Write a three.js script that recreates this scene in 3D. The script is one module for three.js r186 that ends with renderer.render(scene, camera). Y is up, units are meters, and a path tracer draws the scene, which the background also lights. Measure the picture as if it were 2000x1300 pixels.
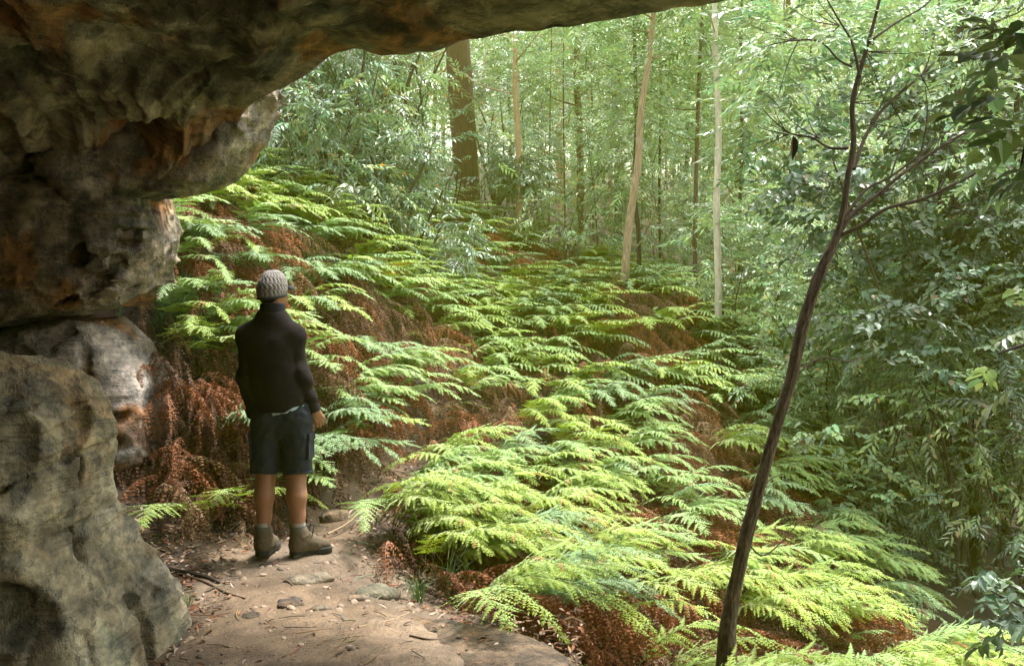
import * as THREE from 'three';
import { mergeGeometries } from 'three/addons/utils/BufferGeometryUtils.js';
import { ImprovedNoise } from 'three/addons/math/ImprovedNoise.js';

// ---------------------------------------------------------------- camera, sky, sun, exposure
const FOCAL = 1963, TILT = 2.887 * Math.PI / 180, EYE = new THREE.Vector3(0, 1.7, 0);
const scene = new THREE.Scene();
const camera = new THREE.PerspectiveCamera(2 * Math.atan(650 / FOCAL) * 180 / Math.PI, 2000 / 1300, 0.05, 400);
camera.position.copy(EYE);
camera.rotation.set(-TILT, 0, 0);

const SKY_LIGHT = 0.97;
{
  const W = 256, H = 128, data = new Float32Array(W * H * 4);
  for (let r = 0; r < H; r++) {
    const up = ((r + 0.5) / H - 0.5) * Math.PI, s = Math.max(0, Math.sin(up));
    const b = SKY_LIGHT * (up < 0 ? 0.25 : 0.6 + 0.65 * s);           // an overcast sky: brighter towards the zenith
    for (let c = 0; c < W; c++) {
      const o = (r * W + c) * 4;
      data[o] = b * 0.955; data[o + 1] = b * 0.99; data[o + 2] = b * 1.09; data[o + 3] = 1;
    }
  }
  const t = new THREE.DataTexture(data, W, H, THREE.RGBAFormat, THREE.FloatType);
  t.mapping = THREE.EquirectangularReflectionMapping; t.magFilter = THREE.LinearFilter; t.needsUpdate = true;
  scene.background = t; scene.environment = t;
}
const sun = new THREE.DirectionalLight(new THREE.Color(1.0, 0.98, 0.93), 2.6);
sun.name = 'sun';
sun.position.set(7, 22, -14);
sun.target.position.set(0, 0, -8);
sun.castShadow = true; sun.shadow.radius = 24; sun.shadow.mapSize.set(4096, 4096);
Object.assign(sun.shadow.camera, { left: -25, right: 25, top: 25, bottom: -25, near: 0.5, far: 90 });
scene.add(sun, sun.target);
const EXPOSURE = 4.3;
scene.fog = new THREE.FogExp2(new THREE.Color(0.93, 1.0, 0.001), 0.0035);

// ---------------------------------------------------------------- helpers
const V = (x, y, z) => new THREE.Vector3(x, y, z);
function rng(seed) {
  let a = (seed * 2654435761) >>> 0;
  return () => { a = (a + 0x6d2b79f5) | 0; let t = Math.imul(a ^ (a >>> 15), 1 | a); t = (t + Math.imul(t ^ (t >>> 7), 61 | t)) ^ t; return ((t ^ (t >>> 14)) >>> 0) / 4294967296; };
}
const gauss = (R) => (R() + R() + R() + R() - 2) * 0.87;
const clamp = THREE.MathUtils.clamp, lerp = THREE.MathUtils.lerp;
const smooth = (a, b, x) => { const t = clamp((x - a) / (b - a), 0, 1); return t * t * (3 - 2 * t); };
const perlin = new ImprovedNoise();
const n3 = (x, y, z) => perlin.noise(x, y, z);
function fbm(x, y, z, oct = 4, gain = 0.5) { let s = 0, a = 1, f = 1; for (let i = 0; i < oct; i++) { s += a * n3(x * f + i * 17.3, y * f + i * 5.1, z * f - i * 9.7); a *= gain; f *= 2.03; } return s; }
const ridge = (x, y, z, oct = 3) => { let s = 0, a = 0.6, f = 1; for (let i = 0; i < oct; i++) { s += a * (1 - Math.abs(n3(x * f + i * 7.7, y * f, z * f + i * 3.1)) * 2); a *= 0.5; f *= 2.1; } return s; };
function hash3(i, j, k, s) { let h = Math.imul(i, 374761393) ^ Math.imul(j, 668265263) ^ Math.imul(k, 2147483647 - 58) ^ Math.imul(s, 1274126177); h = Math.imul(h ^ (h >>> 13), 1274126177); h = Math.imul(h ^ (h >>> 16), 2246822519); return ((h ^ (h >>> 15)) >>> 0) / 4294967296; }
function cells(x, y, z) {   // distance to the nearest and second nearest scattered point
  const xi = Math.floor(x), yi = Math.floor(y), zi = Math.floor(z); let a = 9, b = 9;
  for (let i = -1; i <= 1; i++) for (let j = -1; j <= 1; j++) for (let k = -1; k <= 1; k++) {
    const X = xi + i, Y = yi + j, Z = zi + k;
    const d = Math.hypot(X + hash3(X, Y, Z, 1) - x, Y + hash3(X, Y, Z, 2) - y, Z + hash3(X, Y, Z, 3) - z);
    if (d < a) { b = a; a = d; } else if (d < b) b = d;
  }
  return [a, b];
}
// where a sight line of the photograph reaches a given distance into the place
function at(px, py, dist) {
  const a = (px - 1000) / FOCAL, b = (650 - py) / FOCAL, c = Math.cos(TILT), s = Math.sin(TILT);
  const d = V(a, -s + b * c, -c - b * s);
  return d.multiplyScalar(dist / -d.z).add(EYE);
}
function toPixel(p) {
  const y = p.y - EYE.y, c = Math.cos(TILT), s = Math.sin(TILT), depth = -p.z * c - y * s;
  return [1000 + FOCAL * p.x / depth, 650 - FOCAL * (y * c - p.z * s) / depth, depth];
}
const used = new Map();
function numbered(name) { const n = used.get(name) ?? 0; used.set(name, n + 1); return n ? `${name}_${String(n).padStart(3, '0')}` : name; }
function tag(o, label, category, group, kind) { o.userData.label = label; if (category) o.userData.category = category; if (group) o.userData.group = group; if (kind) o.userData.kind = kind; return o; }
function shadows(m) { m.castShadow = true; m.receiveShadow = true; return m; }
function mesh(name, geometry, material, parent) { const m = shadows(new THREE.Mesh(geometry, material)); m.name = parent ? name : numbered(name); (parent ?? scene).add(m); return m; }
function thing(name, position, label, category, group) { const g = new THREE.Group(); g.name = numbered(name); if (position) g.position.copy(position); scene.add(g); return tag(g, label, category, group); }
function copies(name, geometry, material, matrices, colors, parent) {
  const m = shadows(new THREE.InstancedMesh(geometry, material, matrices.length)); m.name = parent ? name : numbered(name);
  matrices.forEach((x, i) => m.setMatrixAt(i, x));
  if (colors) colors.forEach((c, i) => m.setColorAt(i, c));
  m.userData.kind = 'stuff'; (parent ?? scene).add(m); return m;
}
const C = (r, g, b) => new THREE.Color().setRGB(r, g, b);

function canvasNoise(size, fn) {   // a tiling grey-or-colour texture
  const data = new Uint8Array(size * size * 4);
  for (let y = 0; y < size; y++) for (let x = 0; x < size; x++) { const c = fn(x / size, y / size), o = (y * size + x) * 4; data[o] = clamp(c[0], 0, 1) * 255; data[o + 1] = clamp(c[1], 0, 1) * 255; data[o + 2] = clamp(c[2], 0, 1) * 255; data[o + 3] = 255; }
  const t = new THREE.DataTexture(data, size, size); t.wrapS = t.wrapT = THREE.RepeatWrapping; t.magFilter = THREE.LinearFilter; t.needsUpdate = true; return t;
}
const torus = (u, v, f, k = 0) => n3(Math.cos(u * 6.2832) * f + k, Math.sin(u * 6.2832) * f + 3.1, Math.cos(v * 6.2832) * f + 7.7 + Math.sin(v * 6.2832) * f * 1.37);

// a closed or open surface from a signed distance: naive surface nets
function sdfGeometry(f, lo, hi, cell, paint) {
  const nx = Math.ceil((hi.x - lo.x) / cell) + 1, ny = Math.ceil((hi.y - lo.y) / cell) + 1, nz = Math.ceil((hi.z - lo.z) / cell) + 1;
  const g = new Float32Array(nx * ny * nz), id = (i, j, k) => i + nx * (j + ny * k);
  for (let k = 0; k < nz; k++) for (let j = 0; j < ny; j++) for (let i = 0; i < nx; i++) g[id(i, j, k)] = f(lo.x + i * cell, lo.y + j * cell, lo.z + k * cell);
  const vert = new Int32Array(nx * ny * nz).fill(-1), pos = [], idx = [];
  for (let k = 0; k < nz - 1; k++) for (let j = 0; j < ny - 1; j++) for (let i = 0; i < nx - 1; i++) {
    let n = 0, x = 0, y = 0, z = 0, inside = 0;
    const v = [];
    for (let c = 0; c < 8; c++) { v[c] = g[id(i + (c & 1), j + ((c >> 1) & 1), k + (c >> 2))]; if (v[c] < 0) inside++; }
    if (inside === 0 || inside === 8) continue;
    for (let a = 0; a < 8; a++) for (let b = 0; b < 3; b++) { const o = a | (1 << b); if (o === a || (v[a] < 0) === (v[o] < 0)) continue; const t = v[a] / (v[a] - v[o]);
      x += (a & 1) + (b === 0 ? t : 0); y += ((a >> 1) & 1) + (b === 1 ? t : 0); z += (a >> 2) + (b === 2 ? t : 0); n++; }
    vert[id(i, j, k)] = pos.length / 3; pos.push(lo.x + (i + x / n) * cell, lo.y + (j + y / n) * cell, lo.z + (k + z / n) * cell);
  }
  const quad = (a, b, c, d, flip) => { if (a < 0 || b < 0 || c < 0 || d < 0) return; flip ? idx.push(a, c, b, a, d, c) : idx.push(a, b, c, a, c, d); };
  for (let k = 1; k < nz - 1; k++) for (let j = 1; j < ny - 1; j++) for (let i = 1; i < nx - 1; i++) {
    const s = g[id(i, j, k)] < 0;
    if (s !== g[id(i + 1, j, k)] < 0) quad(vert[id(i, j - 1, k - 1)], vert[id(i, j, k - 1)], vert[id(i, j, k)], vert[id(i, j - 1, k)], !s);
    if (s !== g[id(i, j + 1, k)] < 0) quad(vert[id(i - 1, j, k - 1)], vert[id(i - 1, j, k)], vert[id(i, j, k)], vert[id(i, j, k - 1)], !s);
    if (s !== g[id(i, j, k + 1)] < 0) quad(vert[id(i - 1, j - 1, k)], vert[id(i, j - 1, k)], vert[id(i, j, k)], vert[id(i - 1, j, k)], !s);
  }
  const geo = new THREE.BufferGeometry();
  geo.setAttribute('position', new THREE.Float32BufferAttribute(pos, 3));
  geo.setIndex(idx); geo.computeVertexNormals();
  if (paint) {
    const col = new Float32Array(pos.length), N = geo.attributes.normal.array, c = new THREE.Color();
    for (let i = 0; i < pos.length; i += 3) { paint(pos[i], pos[i + 1], pos[i + 2], c, N[i], N[i + 1], N[i + 2]); col[i] = c.r; col[i + 1] = c.g; col[i + 2] = c.b; }
    geo.setAttribute('color', new THREE.BufferAttribute(col, 3));
  }
  return geo;
}
const smin = (a, b, k) => { const h = Math.max(k - Math.abs(a - b), 0) / k; return Math.min(a, b) - h * h * k * 0.25; };
const smax = (a, b, k) => -smin(-a, -b, k);
function polygon2(pts, x, y) {   // signed distance to a closed outline
  let d = Infinity, s = 1;
  for (let i = 0, j = pts.length - 1; i < pts.length; j = i++) {
    const ex = pts[j][0] - pts[i][0], ey = pts[j][1] - pts[i][1], wx = x - pts[i][0], wy = y - pts[i][1];
    const t = clamp((wx * ex + wy * ey) / (ex * ex + ey * ey), 0, 1), bx = wx - ex * t, by = wy - ey * t; d = Math.min(d, bx * bx + by * by);
    const a = y >= pts[i][1], b = y < pts[j][1], c = ex * wy > ey * wx; if ((a && b && c) || (!a && !b && !c)) s = -s;
  }
  return s * Math.sqrt(d);
}
function tapered(px, py, pz, a, b, ra, rb) {   // distance to a capsule from a to b whose radius changes
  const bx = b.x - a.x, by = b.y - a.y, bz = b.z - a.z, wx = px - a.x, wy = py - a.y, wz = pz - a.z;
  const t = clamp((wx * bx + wy * by + wz * bz) / (bx * bx + by * by + bz * bz), 0, 1);
  return Math.hypot(wx - bx * t, wy - by * t, wz - bz * t) - (ra + (rb - ra) * t);
}
// a round limb along points; radii per point; uv in metres
function limb(points, radii, sides = 8, rough = 0, seed = 0, step = 0.08, closeEnd = true) {
  const curve = new THREE.CatmullRomCurve3(points, false, 'centripetal'), n = Math.max(2, Math.min(160, Math.round(curve.getLength() / step)));
  const pos = [], nor = [], uv = [], idx = [], len = curve.getLength();
  let up = V(0.3, 0.1, 1).normalize(); const p = V(), t = V(), u = V(), w = V();
  for (let i = 0; i <= n; i++) {
    const s = i / n; curve.getPointAt(s, p); curve.getTangentAt(s, t);
    u.crossVectors(up, t).normalize(); w.crossVectors(t, u).normalize(); up.copy(w);
    const f = curve.getUtoTmapping(s) * (radii.length - 1), k = Math.min(radii.length - 2, Math.floor(f)); let r = lerp(radii[k], radii[k + 1], f - k);
    for (let j = 0; j <= sides; j++) {
      const a = j / sides * Math.PI * 2, ca = Math.cos(a), sa = Math.sin(a);
      const x = u.x * ca + w.x * sa, y = u.y * ca + w.y * sa, z = u.z * ca + w.z * sa;
      const rr = r * (1 + rough * (fbm(x * 1.3 + p.x * 3 + seed, p.y * 3 + y, z * 1.3 + p.z * 3, 3)));
      pos.push(p.x + x * rr, p.y + y * rr, p.z + z * rr); nor.push(x, y, z); uv.push(j / sides * Math.max(1, Math.round(r * 6.28 / 0.25)) , s * len);
    }
  }
  const m = sides + 1;
  for (let i = 0; i < n; i++) for (let j = 0; j < sides; j++) { const a = i * m + j; idx.push(a, a + 1, a + m, a + 1, a + m + 1, a + m); }
  if (closeEnd) { const e = pos.length / 3; curve.getPointAt(1, p); pos.push(p.x, p.y, p.z); nor.push(t.x, t.y, t.z); uv.push(0, len); for (let j = 0; j < sides; j++) idx.push(n * m + j, n * m + j + 1, e); }
  const g = new THREE.BufferGeometry();
  g.setAttribute('position', new THREE.Float32BufferAttribute(pos, 3)); g.setAttribute('normal', new THREE.Float32BufferAttribute(nor, 3)); g.setAttribute('uv', new THREE.Float32BufferAttribute(uv, 2)); g.setIndex(idx);
  if (rough) g.computeVertexNormals();
  return g;
}
// ---------------------------------------------------------------- the lie of the land: a thin-plate surface through known heights [x, z, y]
const HEIGHTS = [[0, 0, 0], [-1, 2, 0.05], [0, -3, 0], [-1.2, -4.5, 0], [-0.5, -5, -0.01], [0.2, -4.4, -0.1], [-1.4, -6.2, 0], [-1.1, -7.2, 0.06], [-1.2, -8.5, 0.22], [-0.9, -9.8, 0.45], [-0.7, -11.5, 0.85], [-0.8, -14, 1.5],
  [-2.1, -7, 0.1], [-2.6, -7.5, 0.95], [-3.2, -8, 1.85], [-2.4, -9, 1.6], [-1.85, -8.4, 0.8], [-3.5, -10, 2.7], [-2, -11, 1.95], [-5, -12, 3.4], [-2, -15, 2.6], [-1.9, -19, 3.3], [-0.8, -19, 3.1], [-6, -18, 4.5], [-4, -5, 0.3], [-6, -8, 3],
  [0.0, -6.3, -0.3], [0.9, -6, -0.62], [0.6, -5, -0.45], [1.1, -4.7, -0.6], [1.96, -5.5, -1.0], [1.5, -3, -0.7], [3, -4, -1.4], [0.3, -8.5, -0.02], [1.5, -8, -0.45], [2.4, -8, -0.9], [4.6, -10, -1.2], [3.5, -7, -1.4], [1, -10, 0.35], [2.45, -12, 0.7], [4.3, -13, 0], [6, -13, -0.8], [1.45, -13, 1.5],
  [0, -16, 2.0], [1.5, -20, 2.5], [5, -20, 1.3], [10, -20, 0], [9, -12, -1.6], [0, -30, 4.2], [8, -30, 2.5], [-10, -30, 7.5], [20, -30, 1], [0, -50, 7], [25, -50, 5], [-25, -50, 11], [-15, -15, 7], [15, -8, -3], [10, 0, -3], [5, 2, -1.2], [-8, 3, 0.2], [-15, 0, 3], [0, 8, 0.1], [10, 10, -2], [60, -100, 9], [-60, -100, 18], [-60, 20, 6], [60, 20, -5]];
const landWeights = (() => {
  const n = HEIGHTS.length, N = n + 3, A = [], U = (r2) => r2 > 0 ? 0.5 * r2 * Math.log(r2) : 0;
  for (let i = 0; i < N; i++) { A.push(new Float64Array(N + 1)); }
  for (let i = 0; i < n; i++) {
    for (let j = 0; j < n; j++) A[i][j] = U((HEIGHTS[i][0] - HEIGHTS[j][0]) ** 2 + (HEIGHTS[i][1] - HEIGHTS[j][1]) ** 2) + (i === j ? 0.02 : 0);
    A[i][n] = A[n][i] = 1; A[i][n + 1] = A[n + 1][i] = HEIGHTS[i][0]; A[i][n + 2] = A[n + 2][i] = HEIGHTS[i][1]; A[i][N] = HEIGHTS[i][2];
  }
  for (let c = 0; c < N; c++) {
    let p = c; for (let r = c + 1; r < N; r++) if (Math.abs(A[r][c]) > Math.abs(A[p][c])) p = r;
    [A[c], A[p]] = [A[p], A[c]];
    for (let r = 0; r < N; r++) { if (r === c) continue; const f = A[r][c] / A[c][c]; if (f) for (let k = c; k <= N; k++) A[r][k] -= f * A[c][k]; }
  }
  return A.map((row, i) => row[N] / row[i]);
})();
function land(x, z) {
  const n = HEIGHTS.length; let y = landWeights[n] + landWeights[n + 1] * x + landWeights[n + 2] * z;
  for (let i = 0; i < n; i++) { const r2 = (HEIGHTS[i][0] - x) ** 2 + (HEIGHTS[i][1] - z) ** 2; if (r2 > 0) y += landWeights[i] * 0.5 * r2 * Math.log(r2); }
  return y;
}
const PATH = [[0.3, 3, 1.6], [-0.5, -1, 1.3], [-0.65, -3.5, 1.0], [-0.85, -4.6, 0.85], [-1.1, -5.5, 0.66], [-1.42, -6.3, 0.5], [-1.36, -7.0, 0.36], [-1.2, -7.8, 0.2], [-1.05, -8.6, 0.16], [-0.9, -9.8, 0.05], [-0.75, -11.5, 0.04], [-0.8, -14, 0.04], [-0.6, -16, 0.04]];
function pathEdge(x, z) {   // metres outside (+) or inside (-) the trodden earth
  let best = 9;
  for (let i = 0; i < PATH.length - 1; i++) {
    const [ax, az, aw] = PATH[i], [bx, bz, bw] = PATH[i + 1], dx = bx - ax, dz = bz - az, t = clamp(((x - ax) * dx + (z - az) * dz) / (dx * dx + dz * dz), 0, 1);
    best = Math.min(best, Math.hypot(x - ax - dx * t, z - az - dz * t) - lerp(aw, bw, t));
  }
  return best;
}
function groundY(x, z) {
  const e = pathEdge(x, z), near = smooth(14, 4, Math.hypot(x, z + 6));
  const trod = smooth(0.1, -0.3, e);
  return land(x, z) + near * ((1 - trod) * 0.06 * fbm(x * 1.6, 4.2, z * 1.6, 3) + trod * (0.035 * fbm(x * 1.4, 1.2, z * 1.4, 3) + 0.014 * fbm(x * 5, 3, z * 5, 3) + 0.012 * smooth(0.1, 0.4, n3(x * 3.3, 9, z * 3.3))));
}
{
  const axis = (lo, a, b, hi, fine) => { const v = []; for (let x = a; x <= b; x += fine) v.push(x); let s = fine; for (let x = b; x < hi;) { s *= 1.13; x = Math.min(hi, x + s); v.push(x); } s = fine; for (let x = a; x > lo;) { s *= 1.13; x = Math.max(lo, x - s); v.unshift(x); } return v; };
  const X = axis(-60, -2.7, 1.2, 60, 0.03), Z = axis(-100, -9.2, -3.6, 20, 0.03), pos = [], col = [], uv = [], idx = [];
  for (const z of Z) for (const x of X) {
    const y = groundY(x, z); pos.push(x, y, z); uv.push(x, z);
    const e = pathEdge(x, z) + 0.16 * fbm(x * 2.3, 8, z * 2.3, 3) , trod = smooth(0.12, -0.12, e);
    const damp = smooth(-0.15, 0.35, fbm(x * 1.1, 2.2, z * 1.1, 4)), pale = smooth(0.0, 0.45, fbm(x * 0.9 + 4, 5.2, z * 0.9, 3)), g = 1 + 0.4 * fbm(x * 9, 7, z * 9, 3);
    const sand = [lerp(0.25, 0.15, damp) + 0.08 * pale, lerp(0.165, 0.095, damp) + 0.065 * pale, lerp(0.1, 0.055, damp) + 0.052 * pale], k = smooth(-0.2, 0.3, fbm(x * 4, 3, z * 4, 3));
    const litter = [lerp(0.05, 0.09, k), lerp(0.031, 0.045, k), lerp(0.018, 0.022, k)];
    for (let c = 0; c < 3; c++) col.push(lerp(litter[c], sand[c], trod) * g);
  }
  const w = X.length; for (let j = 0; j < Z.length - 1; j++) for (let i = 0; i < w - 1; i++) { const a = j * w + i; idx.push(a, a + w, a + 1, a + 1, a + w, a + w + 1); }
  const g = new THREE.BufferGeometry();
  g.setAttribute('position', new THREE.Float32BufferAttribute(pos, 3)); g.setAttribute('uv', new THREE.Float32BufferAttribute(uv, 2)); g.setAttribute('color', new THREE.Float32BufferAttribute(col, 3)); g.setIndex(idx); g.computeVertexNormals();
  const grain = canvasNoise(512, (u, v) => { const R = hash3(Math.floor(u * 512), Math.floor(v * 512), 3, 9), a = 0.80 + 0.13 * torus(u, v, 9) + 0.12 * torus(u, v, 24, 3) + 0.2 * (R - 0.5), speck = hash3(Math.floor(u * 170), Math.floor(v * 170), 5, 4) > 0.978 ? -0.3 : 0; return [a + speck, a + speck, a * 0.98 + speck]; });
  grain.colorSpace = THREE.SRGBColorSpace; const relief = grain.clone(); relief.colorSpace = THREE.NoColorSpace;
  const m = new THREE.MeshStandardMaterial({ name: 'earth', vertexColors: true, map: grain, bumpMap: relief, bumpScale: 0.008, roughness: 0.95 });
  tag(mesh('ground', g, m), 'bare sandy path and brown leaf-strewn hillside', undefined, undefined, 'structure');
}
// ---------------------------------------------------------------- sandstone
function periodic(u, v, n, s) {   // gradient noise that repeats after 1 in u and v
  const x = u * n, y = v * n, i = Math.floor(x), j = Math.floor(y), fx = x - i, fy = y - j, w = (t) => t * t * t * (t * (t * 6 - 15) + 10);
  const g = (a, b) => { const t = hash3((a % n + n) % n, (b % n + n) % n, s, 5) * 6.2832; return Math.cos(t) * (x - a) + Math.sin(t) * (y - b); };
  return lerp(lerp(g(i, j), g(i + 1, j), w(fx)), lerp(g(i, j + 1), g(i + 1, j + 1), w(fx)), w(fy)) * 1.5;
}
function periodic2(u, v, a, b, s) { const x = u * a, y = v * b, i = Math.floor(x), j = Math.floor(y), fx = smooth(0, 1, x - i), fy = smooth(0, 1, y - j), q = (p, o) => hash3((p % a + a) % a, (o % b + b) % b, s, 8) - 0.5; return lerp(lerp(q(i, j), q(i + 1, j), fx), lerp(q(i, j + 1), q(i + 1, j + 1), fx), fy) * 2; }
const rockGrain = canvasNoise(1024, (u, v) => {
  let h = 0, a = 0.5; for (const n of [7, 15, 31, 63, 127]) { h += a * periodic(u, v, n, n); a *= 0.8; }
  const w = v + 0.018 * periodic(u, v, 5, 31), bed = periodic2(u, w, 5, 58, 3), line = smooth(0.35, 0.5, periodic2(u, w, 4, 90, 6)) * smooth(0.0, 0.3, periodic(u, v, 5, 12) + 0.1);
  const spot = smooth(0.28, 0.45, periodic(u, v, 24, 4) + 0.35 * periodic(u, v, 70, 5)) * smooth(-0.05, 0.2, periodic(u, v, 5, 6)), crust = smooth(0.0, 0.3, periodic(u, v, 9, 14) + 0.5 * periodic(u, v, 33, 15) + 0.3 * periodic(u, v, 80, 16)), R = hash3(Math.floor(u * 1024), Math.floor(v * 1024), 1, 2) - 0.5;
  const t = 0.82 + 0.24 * h + 0.05 * bed + 0.12 * R - 0.09 * line - 0.12 * spot - 0.14 * crust; return [t, t * (0.985 + 0.03 * crust), t * (0.96 + 0.05 * crust)];
});
rockGrain.colorSpace = THREE.SRGBColorSpace; const rockRelief = rockGrain.clone(); rockRelief.colorSpace = THREE.NoColorSpace;
const stone = (name, bump = 0.012, roughness = 0.9) => new THREE.MeshStandardMaterial({ name, vertexColors: true, map: rockGrain, bumpMap: rockRelief, bumpScale: bump * 1.8, roughness });
// texture laid over a rock across the direction (dx, dy, dz), 0.9 m to a repeat
function wrap(g, dx, dy, dz, size = 0.9) { const n = V(dx, dy, dz).normalize(), u = V(n.z, 0, -n.x).normalize(), w = V().crossVectors(n, u), P = g.attributes.position, uv = new Float32Array(P.count * 2); for (let i = 0; i < P.count; i++) { uv[i * 2] = (P.getX(i) * u.x + P.getY(i) * u.y + P.getZ(i) * u.z) / size; uv[i * 2 + 1] = (P.getX(i) * w.x + P.getY(i) * w.y + P.getZ(i) * w.z) / size; } g.setAttribute('uv', new THREE.BufferAttribute(uv, 2)); return g; }
const mixInto = (c, r, g, b, k) => { c.r = lerp(c.r, r, k); c.g = lerp(c.g, g, k); c.b = lerp(c.b, b, k); };
// hollows, ribs and bedding of weathered sandstone, in metres (negative eats into the rock)
function weather(x, y, z, size = 1, bed = 1, bowls = 1) {
  const q = 1.1 / size, wx = x + 0.22 * size * n3(x * q, y * q, z * q), wy = y + 0.18 * size * n3(x * q + 9, y * q, z * q), wz = z + 0.22 * size * n3(x * q, y * q + 7, z * q);
  const [a, b] = cells(wx * 1.9 / size, wy * 2.9 / size, wz * 1.9 / size), bowl = 1 - (a / b) ** 2, share = smooth(-0.25, 0.3, n3(x * 0.9 / size + 5, y * 0.9 / size, z * 0.9 / size));   // bowls with sharp ribs between them
  const [c, d] = cells(wx * 5.5 / size + 3, wy * 8 / size, wz * 5.5 / size), pit = (1 - (c / d) ** 2) * smooth(0.05, 0.4, n3(x * 1.3 + 5, y * 1.3, z * 1.3) + 0.1);
  const yy = y * 11 + 1.6 * n3(x * 0.9, y * 0.9, z * 0.9), f = yy - Math.floor(yy), step = smooth(0, 0.2, f) - f, keep = smooth(0.0, 0.3, n3(x * 1.1, y * 2.5 + 3, z * 1.1));   // bedding planes that stand out as small ledges
  return bowls * (-0.075 * size * bowl * share - 0.03 * size * pit) + bed * 0.042 * step * keep + 0.02 * fbm(x * 3, y * 3, z * 3, 3) + 0.016 * ridge(x * 7, y * 11, z * 7, 4) - 0.011 - 0.022 * smooth(0.07, 0, Math.abs(n3(x * 2.2 + 4, y * 1.4, z * 2.2))) * smooth(0, 0.2, n3(x * 1.2, y * 1.2 + 8, z * 1.2));
}
function sandstoneColour(x, y, z, c, tone) {
  const n = fbm(x * 1.7, y * 1.7, z * 1.7, 4), m = fbm(x * 5 + 3, y * 5, z * 5, 3), band = n3(x * 0.9 + 2, y * 7 + 1.7 * n3(x, y, z), z * 0.9), streak = fbm(x * 8, y * 1.1 + 5, z * 8, 3);
  c.setRGB(...tone.base);
  mixInto(c, ...tone.pale, smooth(0.0, 0.5, n + 0.3 * band));
  mixInto(c, ...tone.rust, tone.rusty * smooth(0.12, 0.4, fbm(x * 1.3 + 11, y * 2.1, z * 1.3 + 4, 4) + 0.25 * streak));
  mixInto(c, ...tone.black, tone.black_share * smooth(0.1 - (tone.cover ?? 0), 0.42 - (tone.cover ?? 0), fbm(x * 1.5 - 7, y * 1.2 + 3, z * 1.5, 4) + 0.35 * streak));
  mixInto(c, ...tone.moss, tone.mossy * smooth(0.08, 0.4, fbm(x * 1.2 + 31, y * 1.2, z * 1.2 + 14, 4) + 0.2 * m));
  const g = 1 + 0.42 * m + 0.3 * fbm(x * 14, y * 21, z * 14, 3); c.multiplyScalar(Math.max(0.3, g));
}
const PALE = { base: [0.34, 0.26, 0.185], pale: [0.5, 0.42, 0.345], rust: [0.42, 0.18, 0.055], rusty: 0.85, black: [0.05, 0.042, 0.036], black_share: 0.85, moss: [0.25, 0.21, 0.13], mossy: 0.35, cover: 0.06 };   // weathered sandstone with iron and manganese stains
const NEAR = { base: [0.42, 0.35, 0.225], pale: [0.58, 0.51, 0.37], rust: [0.4, 0.25, 0.11], rusty: 0.7, black: [0.07, 0.06, 0.045], black_share: 0.5, moss: [0.27, 0.28, 0.18], mossy: 0.7 };
const FLAT = { base: [0.235, 0.16, 0.1], pale: [0.31, 0.225, 0.15], rust: [0.38, 0.2, 0.08], rusty: 0.3, black: [0.14, 0.11, 0.08], black_share: 0.35, moss: [0.22, 0.2, 0.13], mossy: 0.25 };

// where a sight line meets a surface, and a bowl let into it there
const bowlAt = (f, px, py, near, rx, ry, depth, tilt = 0) => { let d = near; for (let i = 0; i < 60; i++) { const p = at(px, py, d), v = f(p.x, p.y, p.z); if (v < 0.004) break; d += Math.max(0.004, v * 0.7); } const c = at(px, py, d), s = d / FOCAL, ca = Math.cos(tilt), sa = Math.sin(tilt), X = rx * s, Y = ry * s, m = Math.min(X, Y, depth); return (x, y, z) => { if (Math.abs(x - c.x) > X + Y + 0.1 || Math.abs(y - c.y) > X + Y + 0.1) return 0.1; const dx = x - c.x + 0.3 * m * n3(x * 6, y * 6, z * 6) + 0.2 * X * n3(x * 2.5 + 7, y * 2.5, 3), dy = y - c.y + 0.3 * m * n3(x * 6 + 5, y * 6, z * 6) + 0.2 * Y * n3(x * 2.5, y * 2.5 + 4, 9); return (Math.hypot((dx * ca + dy * sa) / X, (dy * ca - dx * sa) / Y, (z - c.z + 0.75 * depth * (dy * ca - dx * sa) / Y) / depth) - 1) * m; }; };   // deepest under its upper lip, running out below
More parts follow.
